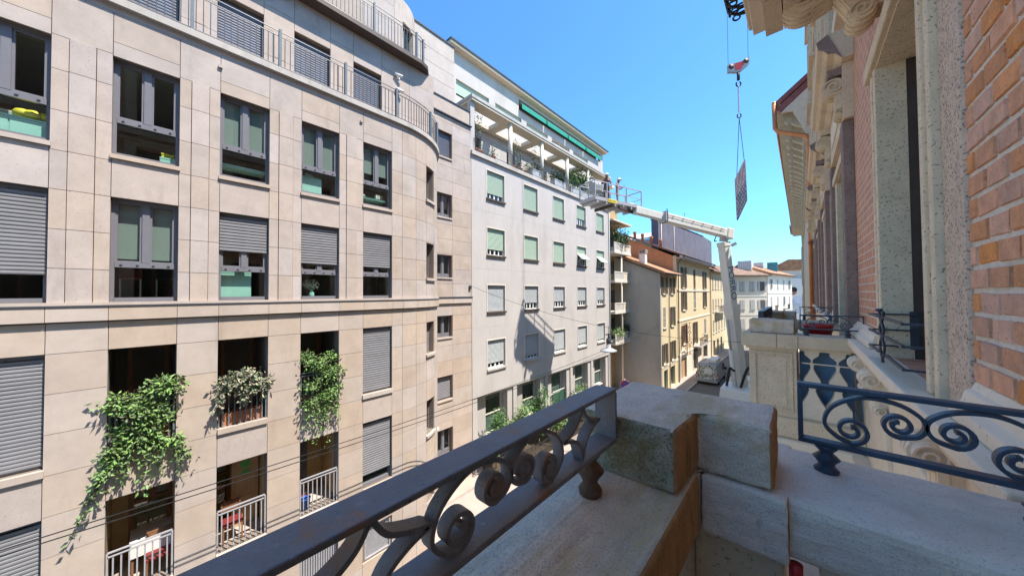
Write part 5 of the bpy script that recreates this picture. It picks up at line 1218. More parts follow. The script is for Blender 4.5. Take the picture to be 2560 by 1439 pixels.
def make_balcony(yc, label):
    t = thing('stone_balcony', label, 'balcony', (0, yc, -1.5), 'stone balconies of the palazzo')
    Y = lambda r: yc+r
    MB().box(-.5, XP-.02, Y(-1.46), Y(1.46), -1.74, -1.5).build('floor_slab', 'pstone', t, bevel=.02)
    MB().box(-.56, XP-.02, Y(-1.52), Y(1.52), -1.86, -1.742).build('floor_moulding', 'pstonel', t, bevel=.03)
    for s_ in (-1, 1):
        # corner pier with panel
        b = MB(); b.box(-.5, -.25, *sorted((Y(s_*.93), Y(s_*1.43))), -1.5, -.667); b.box(-.249, -.045, *sorted((Y(s_*1.19), Y(s_*1.43))), -1.5, -.667)
        o = b.build('corner_pier', 'pstone', t, bevel=.006)
        f = MB(); yo = Y(s_*1.432); yi = Y(s_*1.447)
        for (p, q, r, u) in ((-.46, -.08, -.76, -.73), (-.46, -.08, -1.43, -1.4), (-.46, -.43, -1.4, -.76), (-.11, -.08, -1.4, -.76)): f.box(p, q, yo, yi, r, u)
        f.build('panel_moulding', 'pstone', o, bevel=.005); MB().box(-.4, -.14, yo, Y(s_*1.437), -1.37, -.79).build('panel_field', 'pgrey', o)
        for (p, q) in ((-.5, -.045),): MB().box(p-.03, q+.01, *sorted((Y(s_*1.42), Y(s_*1.47))), -.7, -.668).build('neck_moulding', 'pstone', o, bevel=.008)
        # side balusters
        HZ = [(-.668, 0), (-.7, 0), (-.701, .04), (-.745, .045), (-.77, .075), (-.8, .1), (-.835, .1), (-.84, .088), (-.9, .095), (-.96, .07), (-1.03, .035), (-1.07, .03), (-1.1, .062), (-1.15, .08), (-1.22, .06), (-1.3, .02), (-1.33, 0), (-1.5, 0)]
        yo, yi = sorted((Y(s_*1.25), Y(s_*1.37)))
        for c0_, c1_ in ((-.02, .195), (.195, .41)):
            poly = [(c0_+.001+h, z) for z, h in HZ]+[(c1_-.001-h, z) for z, h in HZ[::-1]]
            MB().prism(poly, lin, yo, yi).build('pierced_baluster', 'pstonel', t, bevel=.006)
        for zz in (-.84, -1.06): MB().box(.0, .39, *sorted((Y(s_*1.371), Y(s_*1.379))), zz-.006, zz+.006).build('baluster_fillet', 'pstonel', t)
        # coping of the side
        b = MB(); ya, yb = (1.155, 1.52) if s_ > 0 else (-1.52, -1.155)
        box6(b, -.075, XP-.03, Y(ya), Y(yb), -.665, -.51, [0]*6); worn(b.build('side_coping', 'concs', t, bevel=.03, seg=3), 4)
        b = MB(); ya, yb = (1.132, 1.53) if s_ > 0 else (-1.53, -1.132)
        box6(b, -.219, -.03, Y(ya), Y(yb), -.668, -.512, [0, 0, 0, 0, 0, 1]); worn(b.build('pier_coping', ['concs', 'warm_bounce'], t, bevel=.008), 4)
        # L shaped block on the corner
        pts = [(-.5, .965), (-.238, .972), (-.226, 1.148), (-.058, 1.15), (-.058, 1.37), (-.5, 1.365)]
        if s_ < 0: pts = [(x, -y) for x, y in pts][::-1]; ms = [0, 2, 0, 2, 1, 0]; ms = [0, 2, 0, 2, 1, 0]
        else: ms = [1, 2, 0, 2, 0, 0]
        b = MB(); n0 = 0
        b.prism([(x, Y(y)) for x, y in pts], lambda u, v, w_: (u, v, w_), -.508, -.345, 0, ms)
        worn(b.build('corner_block', ['conc', 'moss', 'warm_bounce'], t, bevel=.014, seg=3), 5)  # inner faces carry the painted orange bounce
        # side railing
        yr = Y(s_*1.385); fn = lambda u, v, w_: (u, w_, v)
        f = MB(); f.box(-.012, XP-.01, yr-.017, yr+.017, -.278, -.266); f.box(-.012, XP-.01, yr-.017, yr+.017, -.437, -.424); f.box(-.012, .0, yr-.017, yr+.017, -.423, -.279); f.box(XP-.02, XP-.01, yr-.017, yr+.017, -.423, -.279)
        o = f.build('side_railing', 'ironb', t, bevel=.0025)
        for kx in range(2):
            P = [(.045+kx*.182+u, -.279+v*1.02) for u, v in cscroll(kx == 1)]
            MB().ribbon(P, fn, yr-.012, yr+.012, .0085).build('scroll', 'ironb', o, bevel=.0015)
        for X in (.047, .385): MB().lathe((X, yr, -.512), [(.026, 0), (.028, .008), (.017, .02), (.021, .03), (.03, .04), (.02, .05), (.014, .056), (.024, .068), (.027, .0745)], 14).build('foot', 'ironb', o, True)
    # front
    b = MB(); box6(b, -.56, -.22, Y(-1.13), Y(1.13), -.665, -.51, [0, 0, 0, 0, 0, 1]); worn(b.build('front_coping', ['conc', 'warm_bounce'], t, bevel=.012, seg=3), 5)
    for s_ in (-1, 1):
        b = MB(); b.box(-.57, -.22, *sorted((Y(s_*1.1315), Y(s_*1.535))), -.668, -.511); b.build('corner_coping', 'conc', t, bevel=.012, seg=3)
    for k in range(8): MB().lathe((-.38, Y(-.78+k*.223), -1.5), [(.075, 0), (.085, .07), (.05, .16), (.1, .34), (.06, .46), (.095, .55), (.05, .7), (.085, .83)], 14).build('baluster', 'pstonel', t, True)
    yr0, yr1 = -.945, .945; fn = lambda u, v, w_: (w_, Y(u), v); xa, xb = -.438, -.378
    f = MB(); f.box(xa, xb, Y(yr0), Y(yr1), -.269, -.259)
    o = f.build('front_railing', 'ironl', t, bevel=.0025)
    MB().box(xa, xb, Y(yr0), Y(yr1), -.404, -.393).build('bottom_bar', 'ironl', o, bevel=.0025)
    for y in (yr0, yr1): MB().box(xa, xb, *sorted((Y(y), Y(y-math.copysign(.01, y)))), -.3925, -.2695).build('end_bar', 'ironl', o)
    starP = lambda c, h: catmull([(c-.085, -.326), (c-.05, -.318), (c-.018, -.298), (c, -.2695)], 5)+catmull([(c, -.2695), (c+.02, -.298), (c+.05, -.312), (c+.085, -.322)], 5)[1:]+catmull([(c+.085, -.322), (c+.05, -.332), (c+.02, -.352), (c, -.3925)], 5)[1:]+catmull([(c, -.3925), (c-.018, -.35), (c-.05, -.334), (c-.085, -.326)], 5)[1:-1]
    for c in (.78, .275, -.275, -.78): MB().ribbon(starP(c, 0), fn, xb-.036, xb-.010, .0075, closed=True).build('star', 'ironl', o)
    for (u0, fl) in ((.5285, True), (.362, False), (-.5285-.166, False), (-.5285, True), (0.0, True), (-.166, False)):
        wd = .166
        if u0 in (0.0, -.166): u0 = u0+.0
        P = [(u0+u, -.27+v*.87) for u, v in cscroll(fl, 1, wd)]
        MB().ribbon(P, fn, xb-.036, xb-.010, .0075).build('scroll', 'ironl', o, bevel=.0015)
    for y in (-.85, 0, .85): MB().lathe((-.41, Y(y), -.512), [(.028, 0), (.03, .012), (.018, .03), (.024, .045), (.036, .06), (.022, .075), (.015, .085), (.026, .1), (.028, .1075)], 14).build('foot', 'rustiron', o, True)
    return t
SB = make_balcony(-.1, 'nearest weathered stone balcony with scrolled iron railing under the camera')
SB2 = copy_tree(SB, None, Vector((0, 6.52, -1.5)))
for ch_ in SB2.children:
    if 'coping' in ch_.name: ch_.data = ch_.data.copy(); ch_.data.materials[0] = MT['pstone']
    if 'railing' in ch_.name:
        for q_ in [ch_]+list(ch_.children):
            q_.data = q_.data.copy(); q_.data.materials[0] = MT['iron']
MB().box(-.02, .44, 5.36, 5.38, -1.47, -.68).build('gap_shade_sheet', 'blueshade', SB2)  # added sheet that stands in for blue shade behind the gaps
SB2['label'] = 'second stone balcony down the facade with moss stained corner and black railing'
# small red things on the balconies
bp = thing('floor_broom', 'broom with red grip and white stick standing in the near balcony corner', 'broom', (-.005, 1.02, -1.5))
MB().tube([(-.02, 1.07, -1.42), (-.02, 1.07, -.715)], .009, 10).build('stick', 'whitep', bp, True); MB().tube([(-.02, 1.07, -.714), (-.02, 1.07, -.674)], .014, 10).build('grip', 'redp', bp, True)
MB().box(-.035, .06, 1.03, 1.085, -1.5, -1.42).build('head', 'black', bp)
rp = thing('red_flower_pot', 'red pot standing behind the railing of the second balcony', 'pot', (.16, 5.6, -.9))
MB().lathe((.16, 5.55, -.72), [(.1, 0), (.13, .28), (.14, .28), (.14, .32), (.11, .32), (.1, .28)], 14).build('pot', 'redp', rp, True); MB().box(.02, .3, 5.4, 5.7, -1.5, -.721).build('stand', 'wood', rp)

# ------------------------------------------------------------------ next building on the right: eave, brackets, copper
NX = thing('cream_cornice_building', 'cream building with bracketed eave and copper roof edge beyond the palazzo', 'building', (.5, 40, GZ))
MB().box(.5, 9, 18.42, 62, GZ, 8.2).build('wall', 'cream', NX); MB().box(.35, .5, 18.42, 62, 6.5, 6.75).build('frieze_band', 'cream', NX)
MB().box(-.62, .5, 18.5, 62, 8.1, 8.3).build('eave_soffit', 'cream', NX); MB().box(-.68, -.5, 18.45, 62, 8.302, 8.42).build('eave_edge', 'cream', NX)
MB().tube([(-.72, 18.4, 8.44), (-.6, 62, 8.44)], .08, 8).build('gutter', 'copperp', NX, True)
for k in range(30):
    y = 19.2+k*1.1
    b = MB(); b.box(-.45, .48, y-.16, y+.16, 7.86, 8.09); b.prism([(-.3, 7.86), (.48, 7.86), (.48, 6.9), (.3, 7.0), (.2, 7.35), (-.1, 7.55)], lin, y-.14, y+.14)
    b.tube([(-.25, y-.17, 7.78), (-.25, y+.17, 7.78)], .14, 10); b.tube([(.3, y-.17, 7.05), (.3, y+.17, 7.05)], .1, 10); b.build('bracket', 'cream', NX)
    MB().box(.3, .4, y+.3, y+.8, 7.1, 7.9).build('frieze_panel', 'pstone', NX)
MB().prism([(-.72, 8.45), (.7, 9.55), (.7, 9.3), (-.72, 8.2)], lin, 18.42, 18.75).build('copper_verge', 'copper', NX)
MB().prism([(-.7, 8.17), (.7, 9.27), (.7, 8.95), (-.5, 8.0)], lin, 18.46, 18.8).build('copper_flashing', 'copper', NX)
MB().prism([(-.72, 8.46), (9, 14), (9, 13.8), (-.72, 8.3)], lin, 18.76, 62).build('roof', 'tiled', NX)
MB().prism([(-.5, 7.95), (.5, 8.8), (.5, 6.75), (.35, 6.75), (-.1, 7.9)], lin, 18.47, 18.6).build('end_panel', 'pstonel', NX)
f = MB(); f.tube([(-.72, 18.45, 8.4), (-.7, 18.4, 7.3), (-.6, 18.36, 7.1), (.28, 18.32, 6.62), (.38, 18.32, 6.4), (.38, 18.32, -1.5)], .085, 10); f.build('downpipe', 'copperp', NX, True)
MB().tube([(.38, 18.32, 2.0), (.38, 18.32, 2.12)], .1, 10).build('pipe_collar', 'copper', NX, True)
N2 = thing('far_right_building', 'beige building with dark eave at the far right end of the street', 'building', (.2, 75, GZ))
MB().box(.3, 9, 62.2, 70, GZ, 9.5).build('wall', 'cream', N2); MB().box(-.9, 9, 62.1, 70, 9.5, 9.7).build('eave', 'yellw', N2); MB().box(-1.0, -.9, 62.0, 70, 9.45, 9.85).build('gutter', 'gutter', N2)
for k in range(2):
    for z in (-6, -2.5, 1, 4.5): MB().box(.24, .3, 64+k*4.4, 65.2+k*4.4, z, z+2.2).build('shutter', 'greysh', N2)

# ================================================================== BOOM LIFT WITH ITS WORK PLATFORM
BL = thing('boom_lift_truck', 'white truck mounted boom lift with tall mast standing in the street', 'boom lift', (-3.3, 28.3, GZ))
P0, P1 = Vector((-7.35, 21.25, 5.2)), Vector((-3.85, 27.2, 4.2)); dB = (P1-P0).normalized()
b = MB(); b.bar(P0-dB*.9, P0+dB*2.0, .38, .46); b.build('inner_boom', 'boom', BL, bevel=.04)
b = MB(); b.bar(P0+dB*1.3, P1+dB*.1, .5, .6); o = b.build('outer_boom', 'boom', BL, bevel=.05)
b = MB(); b.bar(P0+dB*1.25, P0+dB*1.45, .62, .72); b.build('boom_collar', 'alu', o)
nb_ = Vector((dB.y, -dB.x, 0)).normalized()
for k in range(6): p = P0+dB*(1.9+k*.85)+nb_*.29+Vector((0, 0, .12)); MB().bar(p, p+dB*.09, .03, .06).build('bolt', 'black', o)
p = P0+dB*1.5+nb_*.29+Vector((0, 0, .12)); MB().bar(p, p+dB*5.0, .012, .018).build('cable_line', 'gutter', o)
q = P0+dB*1.35+nb_*.36; MB().tube(catmull([q+Vector((0, 0, .5)), q+Vector((.05, 0, .1)), q+Vector((0, 0, -.35)), q+Vector((-.3, -.4, -.5))], 5), .03, 6).build('hose', 'black', o)
b = MB(); b.bar(P1-dB*.2, P1+dB*.4, .62, .78); b.build('boom_head', 'boom', BL, bevel=.08)
MT_, MB_ = Vector((-4.02, 27.15, 3.6)), Vector((-3.3, 28.5, -7.0)); dM = (MB_-MT_).normalized()
upv = (-.5, -.87, 0)
b = MB(); b.bar(MT_, MT_+dM*4.9, .56, .56, upv); b.build('upper_mast', 'boom', BL, bevel=.03)
b = MB(); b.bar(MT_+dM*4.6, MB_, .65, .65, upv); lm = b.build('lower_mast', 'boom', BL, bevel=.03)
b = MB(); b.bar(MT_+dM*4.5, MT_+dM*5.3, .72, .72, upv); b.build('mast_collar', 'boom', BL, bevel=.02)
b = MB(); b.bar(MT_-dM*.02, MT_+dM*.3, .63, .63, upv); b.build('mast_cap', 'boom', BL, bevel=.02)
b = MB(); b.bar(MT_-dM*.05+Vector((0, 0, 0)), P1+Vector((-.1, -.1, -.1)), .36, .4, upv); b.build('knuckle', 'alu', BL)
b = MB(); b.bar(MT_+dM*.3+Vector((.45, -.1, 0)), MT_+dM*.3+Vector((.75, -.05, .15)), .25, .2); b.build('lug', 'boom', BL)
MB().tube(catmull([P1+Vector((-.5, -.5, -.1)), P1+Vector((-.65, -.5, -.5)), MT_+Vector((-.35, -.35, .1))], 6), .04, 6).build('hose', 'black', BL, True)
nR = Vector((.87, -.5, 0)).normalized(); nR = (nR-dM*nR.dot(dM)).normalized(); yT = nR.cross(dM).normalized()
MT['letter'] = M('blue_letter_paint', (.02, .16, .3), var=.1, scale=5, rough=.5)
c_ = MT_+dM*2.95+nR*.286
text('PORRO', .72, 'letter', BL, frame4(c_, dM, yT, nR), depth=.003)
nL = Vector((-.5, -.87, 0))
cy0 = MT_+dM*5.6+nL*.5; cy1 = MB_+nL*.75+Vector((.1, 0, -.1)); cm = cy0.lerp(cy1, .42)
MB().tube([cy0, cm], .07, 10).build('piston_rod', 'alu', BL, True); MB().tube([cm, cy1], .15, 12).build('hydraulic_cylinder', 'boom', BL, True)
for k, dx in enumerate((-.42, .36)):
    base = cy1+Vector((dx, -.15, -.1)); P = [base+Vector((.28, -.1, .45)), base+Vector((.24, -.1, .0)), base+Vector((0, -.1, -.12)), base+Vector((-.1, -.1, .1)), base+Vector((.12+.2*k, -.1, 1.7)), base+Vector((.3+.25*k, -.1, 2.0 if k else 1.7)), base+Vector((.45+.2*k, -.1, 1.85 if k else 1.6))]
    MB().tube(catmull(P, 4), .085, 7).build('hose_guard', 'black', BL, True)
b = MB(); b.tube([cy1+Vector((-.3, -.2, -.1)), cy1+Vector((.5, -.1, -.1))], .2, 12); b.build('pivot', 'black', BL, True)
b = MB(); b.hexa([(-4.5, 26.6, -8.4), (-2.0, 26.2, -8.4), (-2.0, 29.4, -8.4), (-4.5, 29.4, -8.4)], [(-4.35, 26.9, -6.7), (-2.1, 26.6, -6.7), (-2.1, 29.2, -6.7), (-4.35, 29.2, -6.7)]); b.build('turret', 'boom', BL, bevel=.12, seg=3)
MB().box(-4.5, -2.05, 24.0, 33.5, -9.2, -8.42).build('chassis', 'boom', BL, bevel=.04)
b = MB(); b.hexa([(-4.5, 31.2, -8.4), (-2.05, 31.2, -8.4), (-2.05, 33.4, -8.4), (-4.5, 33.4, -8.4)], [(-4.4, 31.3, -6.9), (-2.15, 31.3, -6.9), (-2.15, 33.0, -6.9), (-4.4, 33.0, -6.9)]); b.build('cab', 'boom', BL, bevel=.1)
for y in (25.2, 26.3, 32.0):
    for s_ in (-1, 1):
        x = -3.27+s_*1.1; o = MB().tube([(x-.14, y, GZ+.48), (x+.14, y, GZ+.48)], .48, 18).build('wheel', 'black', BL, True); MB().tube([(x-.15, y, GZ+.48), (x+.15, y, GZ+.48)], .26, 14).build('rim', 'alu', o, True)
# work platform basket
PL = thing('work_platform', 'aluminium work platform basket at the end of the boom', 'platform', (-8.7, 16.9, 5.45))
O_ = Vector((-8.7, 16.9, 5.45)); pu = Vector((.28, .96, 0)).normalized(); pv = Vector((-.96, .28, 0)).normalized(); LZ, WD = 4.2, 1.25
def pp(u, v, z): return O_+pu*u+pv*v+Vector((0, 0, z))
b = MB(); b.hexa([pp(0, 0, -.02), pp(LZ, 0, -.02), pp(LZ, WD, -.02), pp(0, WD, -.02)], [pp(0, 0, .02), pp(LZ, 0, .02), pp(LZ, WD, .02), pp(0, WD, .02)]); b.build('deck', 'alu', PL)
for v in (0, WD): b = MB(); b.bar(pp(0, v, .1), pp(LZ, v, .1), .03, .2); b.build('kick_board', 'alu', PL)
for u in (0, LZ): b = MB(); b.bar(pp(u, 0, .1), pp(u, WD, .1), .03, .2); b.build('kick_board', 'alu', PL)
for k in range(6): u = .2+k*.75; b = MB(); b.bar(pp(u, -.02, -.1), pp(u, WD+.02, -.1), .09, .14); b.build('floor_joist', 'alu', PL)
b = MB(); b.bar(pp(1.3, -.25, -.22), pp(1.3, WD, -.22), .14, .16); b.bar(pp(1.9, -.1, -.22), pp(LZ+.1, .5, -.2), .14, .16); b.build('slew_arm', 'gutter', PL)
rails = []
for z, th in ((1.12, .05), (.6, .035)):
    for p, q in (((0, 0), (LZ, 0)), ((LZ, 0), (LZ, WD)), ((LZ, WD), (0, WD)), ((0, WD), (0, 0))):
        b = MB(); b.bar(pp(*p, z), pp(*q, z), th, th); b.build('guard_rail', 'alu', PL)
for u, v in ((0, 0), (1.0, 0), (1.95, 0), (2.75, 0), (LZ, 0), (LZ, WD), (2.75, WD), (1.4, WD), (0, WD)):
    b = MB(); b.bar(pp(u, v, .2), pp(u, v, 1.1), .06, .06, (1, 0, 0)); b.build('stanchion', 'alu', PL)
b = MB(); b.bar(pp(1.0, -.022, .09), pp(1.85, -.022, .09), .012, .2); pt = b.build('yellow_plate', 'yellow', PL)
for k in range(9):
    b = MB(); u = 1.08+k*.08; b.bar(pp(u, -.031, .045+.01*(k % 2)), pp(u, -.031, .14-.015*(k % 3)), .006, .03, tuple(pu)); b.build('plate_mark', 'black', pt)
b = MB(); b.hexa([pp(.15, .25, .45), pp(.8, .25, .45), pp(.8, .6, .45), pp(.15, .6, .45)], [pp(.1, .15, 1.0), pp(.85, .15, 1.0), pp(.85, .6, 1.15), pp(.1, .6, 1.15)]); cb_ = b.build('control_console', 'pot', PL, bevel=.03)
b = MB(); b.bar(pp(.2, .2, .62), pp(.45, .2, .62), .01, .12); b.build('warning_sticker', 'yellow', cb_)
b = MB(); b.hexa([pp(0.05, .3, 1.1), pp(.5, .2, 1.1), pp(.5, 1.0, 1.1), pp(.05, 1.0, 1.1)], [pp(.1, .35, 1.28), pp(.45, .3, 1.22), pp(.45, .9, 1.25), pp(.1, .9, 1.3)]); tag(b.build('white_cloth_bundle', 'whitep', None, bevel=.05), 'white cloth bundle lying on the left end rail of the platform', 'cloth')
t = thing('cable_coil', 'white coiled hose lying in the right end of the platform', 'hose', pp(3.6, .5, .02)); b = MB()
for k in range(4): b.tube([pp(3.6+.33*math.cos(R(a)), .5+.28*math.sin(R(a)), .07+k*.075) for a in range(0, 360, 24)], .042, 6, closed=True)
b.build('coil', 'whitep', t, True); b = MB(); b.tube([pp(3.3, .3, .05), pp(3.7, .15, .06), pp(4.05, .35, .05)], .03, 6); b.build('nozzle', 'black', t, True)

# ------------------------------------------------------------------ two workers
def person(label, loc, face, pose, mats, helmet='whitep'):
    t = thing('person', label, 'person', loc)
    V_ = []; E_ = []; Rr = []
    def add(p, r, par=None):
        V_.append(p); Rr.append(r)
        if par is not None: E_.append((par, len(V_)-1))
        return len(V_)-1
    pel = add((0, 0, .95), (.15, .11)); sp_ = add((0, .01, 1.15), (.145, .1), pel); ch_ = add((0, pose.get('lean', 0)*.5, 1.36), (.165, .115), sp_); nk = add((0, pose.get('lean', 0)+.02, 1.5), (.055, .055), ch_)
    h1 = add((0, pose.get('lean', 0)+.05, 1.6), (.078, .09), nk); add((0, pose.get('lean', 0)+.06+pose.get('nod', 0), 1.7), (.08, .095), h1)
    for s_ in (-1, 1):
        hp = add((s_*.1, 0, .88), (.1, .1), pel); kn = add((s_*.12, .03, .5), (.068, .068), hp); an = add((s_*.13, -.02, .1), (.05, .05), kn); add((s_*.14, .14, .05), (.045, .04), an)
        sh = add((s_*.2, pose.get('lean', 0)*.6, 1.41), (.065, .065), ch_); el = add(pose['elbow'][s_ > 0], (.047, .047), sh); wr = add(pose['wrist'][s_ > 0], (.034, .034), el)
        a_ = Vector(pose['elbow'][s_ > 0]); w__ = Vector(pose['wrist'][s_ > 0]); d = (w__-a_).normalized(); pal = add(tuple(w__+d*.06), (.04, .022), wr)
    me = bpy.data.meshes.new('body'); me.from_pydata(V_, E_, []); ob = bpy.data.objects.new('tmp', me); C.objects.link(ob)
    sk = ob.modifiers.new('s', 'SKIN'); me.skin_vertices[0].data[0].use_root = True
    for i, r in enumerate(Rr): me.skin_vertices[0].data[i].radius = r
    sb = ob.modifiers.new('d', 'SUBSURF'); sb.levels = 2; sb.render_levels = 2
    bpy.context.view_layer.update()
    m2 = bpy.data.meshes.new_from_object(ob.evaluated_get(bpy.context.evaluated_depsgraph_get())); bpy.data.objects.remove(ob)
    bmm = bmesh.new(); bmm.from_mesh(m2)
    for s_ in (0, 1):                               # fingers
        a_ = Vector(pose['elbow'][s_]); w__ = Vector(pose['wrist'][s_]); d = (w__-a_).normalized(); side = d.cross(Vector((0, 0, 1))).normalized()
        mbx = MB()
        for k in range(4): o0 = w__+d*.085+side*(.027-.018*k); mbx.tube([o0, o0+d*(.04-.004*abs(k-1)), o0+d*(.06-.006*abs(k-1))+Vector((0, 0, -.025))], [.009, .009, .007], 5)
        o0 = w__+d*.03+side*.035; mbx.tube([o0, o0+side*.03+d*.03, o0+side*.025+d*.055], [.011, .01, .008], 5)
        vs = [bmm.verts.new(v) for v in mbx.v]
        for f in mbx.f:
            try: bmm.faces.new([vs[i] for i in f])
            except ValueError: pass
    ang = math.atan2(-face[0], face[1]); rot = Matrix.Rotation(ang, 4, 'Z')
    ws = [Vector(pose['wrist'][k]) for k in (0, 1)]; es = [Vector(pose['elbow'][k]) for k in (0, 1)]
    for f in bmm.faces:
        c = f.calc_center_median(); f.smooth = True
        arm = abs(c.x) > .19 and c.z > .9 or any((c-p).length < .17 for p in ws) or any((c-p).length < .1 for p in es)
        sleeve = min((c-Vector((s_*.2, 0, 1.41))).length for s_ in (-1, 1)) < .19
        if c.z > 1.5: f.material_index = 0
        elif arm and not sleeve and c.z > .75: f.material_index = 0
        elif c.z > .93: f.material_index = 1
        elif c.z > pose.get('shoe', .16): f.material_index = 2
        else: f.material_index = 3
    bmm.transform(rot); bmm.to_mesh(m2); bmm.free()
    m2.materials.clear()
    for m_ in mats: m2.materials.append(MT[m_])
    bo = bpy.data.objects.new('body', m2); C.objects.link(bo); bo.parent = t
    hb = MB(); hy = pose.get('lean', 0)+.06+pose.get('nod', 0)
    hb.lathe((0, 0, 0), [(.135, 0), (.135, .012), (.118, .016), (.116, .05), (.1, .09), (.065, .12), (.02, .135)], 16); hb.box(-.07, .07, .1, .18, 0, .012)
    hm = hb.build('helmet', helmet, None, True); hm.parent = t; hm.location = rot @ Vector((0, hy, 1.7)); hm.rotation_euler = (0, 0, ang)
    fc = MB()
    fc.tube([(0, .085, .0), (0, .125, -.04), (0, .1, -.055)], [.008, .016, .01], 6)
    for s_ in (-1, 1): fc.tube([(s_*.088, -.01, -.05), (s_*.1, -.015, -.02), (s_*.09, -.01, .01)], .012, 5)
    fo = fc.build('nose_and_ears', mats[0], None, True); fo.parent = t; fo.location = rot @ Vector((0, hy, 1.65)); fo.rotation_euler = (0, 0, ang)
    ey = MB()
    for s_ in (-1, 1): ey.tube([(s_*.032, .088, .012), (s_*.032, .097, .012)], .009, 6)
    ey.tube([(-.025, .094, -.075), (.025, .094, -.075)], .006, 5)
    eo = ey.build('eyes_and_mouth', 'black', None); eo.parent = t; eo.location = rot @ Vector((0, hy, 1.65)); eo.rotation_euler = (0, 0, ang)
    return t
MT['tee'] = M('white_tshirt', (.68, .66, .63), var=.1, scale=8, rough=.9); MT['teeg'] = M('grey_tshirt', (.2, .18, .19), var=.15, scale=8, rough=.9)
MT['jeans'] = M('dark_trousers', (.03, .04, .08), var=.2, scale=8, rough=.9); MT['camo'] = M('patterned_shorts', (.14, .16, .18), var=.5, scale=12, rough=.9); MT['boot'] = M('brown_boots', (.33, .12, .05), var=.2, scale=12, rough=.8)
MT['skind'] = M('tanned_skin', (.16, .075, .05), var=.1, scale=20, rough=.6)
l1 = pp(1.42, .42, .02); l2 = pp(2.55, .55, .02)
person('worker in white t-shirt and white helmet leaning on the platform rail', l1, (.55, -.83), {'lean': .1, 'nod': .04, 'elbow': ((-.3, .12, 1.17), (.3, .12, 1.17)), 'wrist': ((-.22, .33, 1.17), (.24, .34, 1.17))}, ['skind', 'tee', 'jeans', 'boot'])
p2_ = person('worker in grey t-shirt and white helmet looking at a phone', l2, (.95, .3), {'lean': .03, 'nod': .03, 'shoe': .45, 'elbow': ((-.26, .1, 1.16), (.26, .1, 1.16)), 'wrist': ((-.1, .33, 1.22), (.1, .33, 1.22))}, ['skin', 'teeg', 'camo', 'boot'], helmet='offw')
ph_o = MB(); q = Vector(l2)+Vector((.95, .3, 0)).normalized()*.43+Vector((0, 0, 1.26)); ph_o.bar(q-Vector((0, 0, .07)), q+Vector((0, 0, .08)), .075, .012, (.95, .3, 0))
tag(ph_o.build('mobile_phone', 'black'), 'dark phone held by the worker in the grey t-shirt', 'phone')

# ------------------------------------------------------------------ crane hook and its hanging mesh panel
HK = thing('crane_hook_block', 'grey and red crane hook block hanging on thin ropes with chain', 'crane hook', (-2.23, 20.55, 11.4))
hx, hy, hz = -2.23, 20.55, 12.0; ax = Vector((.86, .5, 0)).normalized()
hp_ = lambda u, v, w_: (hx+ax.x*u-ax.y*w_, hy+ax.y*u+ax.x*w_, hz+v)
MB().prism([(-.5, .12), (-.5, -.28), (-.08, -.34), (.12, -.3), (.5, 0), (.5, .4), (.1, .18)], hp_, -.08, .08).build('side_plate', 'pot', HK)
MB().prism([(-.2, .1), (-.18, -.24), (.1, -.22), (.24, .06), (.2, .2)], hp_, -.1, -.081).build('red_panel', 'redp', HK)
for u in (-.36, .34): MB().tube([hp_(u, -.02+.2*(u > 0), -.11), hp_(u, -.02+.2*(u > 0), .11)], .13, 12).build('sheave', 'gutter', HK, True)
for u in (-.47, .48): MB().tube([hp_(u, .1+.2*(u > 0), 0), hp_(u, 20, 0)], .012, 4).build('rope', 'gutter', HK)
b = MB(); b.tube([hp_(0, -.3, 0), hp_(0, -.75, 0)], .07, 8); b.build('swivel', 'black', HK, True)
b = MB(); b.tube([hp_(.0+.11*math.cos(R(a)), -.95+.13*math.sin(R(a)), 0) for a in range(-220, 61, 20)], .035, 6); b.build('hook', 'black', HK, True)
for k in range(11):
    z = -1.15-k*.13; b = MB(); b.tube([hp_(.045*math.cos(R(a)) if k % 2 else 0, z+.085*math.sin(R(a)), 0 if k % 2 else .045*math.cos(R(a))) for a in range(0, 360, 36)], .016, 5, closed=True); b.build('chain_link', 'alu', HK, True)
b = MB(); b.tube([hp_(.09*math.cos(R(a)), -2.65+.12*math.sin(R(a)), 0) for a in range(-220, 61, 20)], .03, 6); b.build('lower_hook', 'gutter', HK, True)
MP = thing('steel_mesh_panel', 'rusted steel grating panel slung tilted below the crane hook', 'panel', (-2.2, 20.7, 4.3))
T_, L_, R_ = Vector((-2.06, 20.84, 7.03)), Vector((-2.45, 20.51, 5.97)), Vector((-2.02, 20.93, 4.9))
ea = L_-T_; eb = (R_-T_); MT['grate'] = M('rusty_grating', (.5, .36, .32), var=.3, scale=4, rough=.7)
for k in range(9): p = T_+eb*(k/8); b = MB(); b.bar(p, p+ea, .05, .05); b.build('cross_bar', 'grate', MP)
for k in range(8): p = T_+ea*(k/7); b = MB(); b.bar(p, p+eb, .05, .05); b.build('long_bar', 'grate', MP)
top = Vector(hp_(0, -2.78, 0))
for p in (T_+ea*.05, T_+ea*.85): b = MB(); b.tube([top, p], .016, 5); b.build('sling', 'gutter', MP)

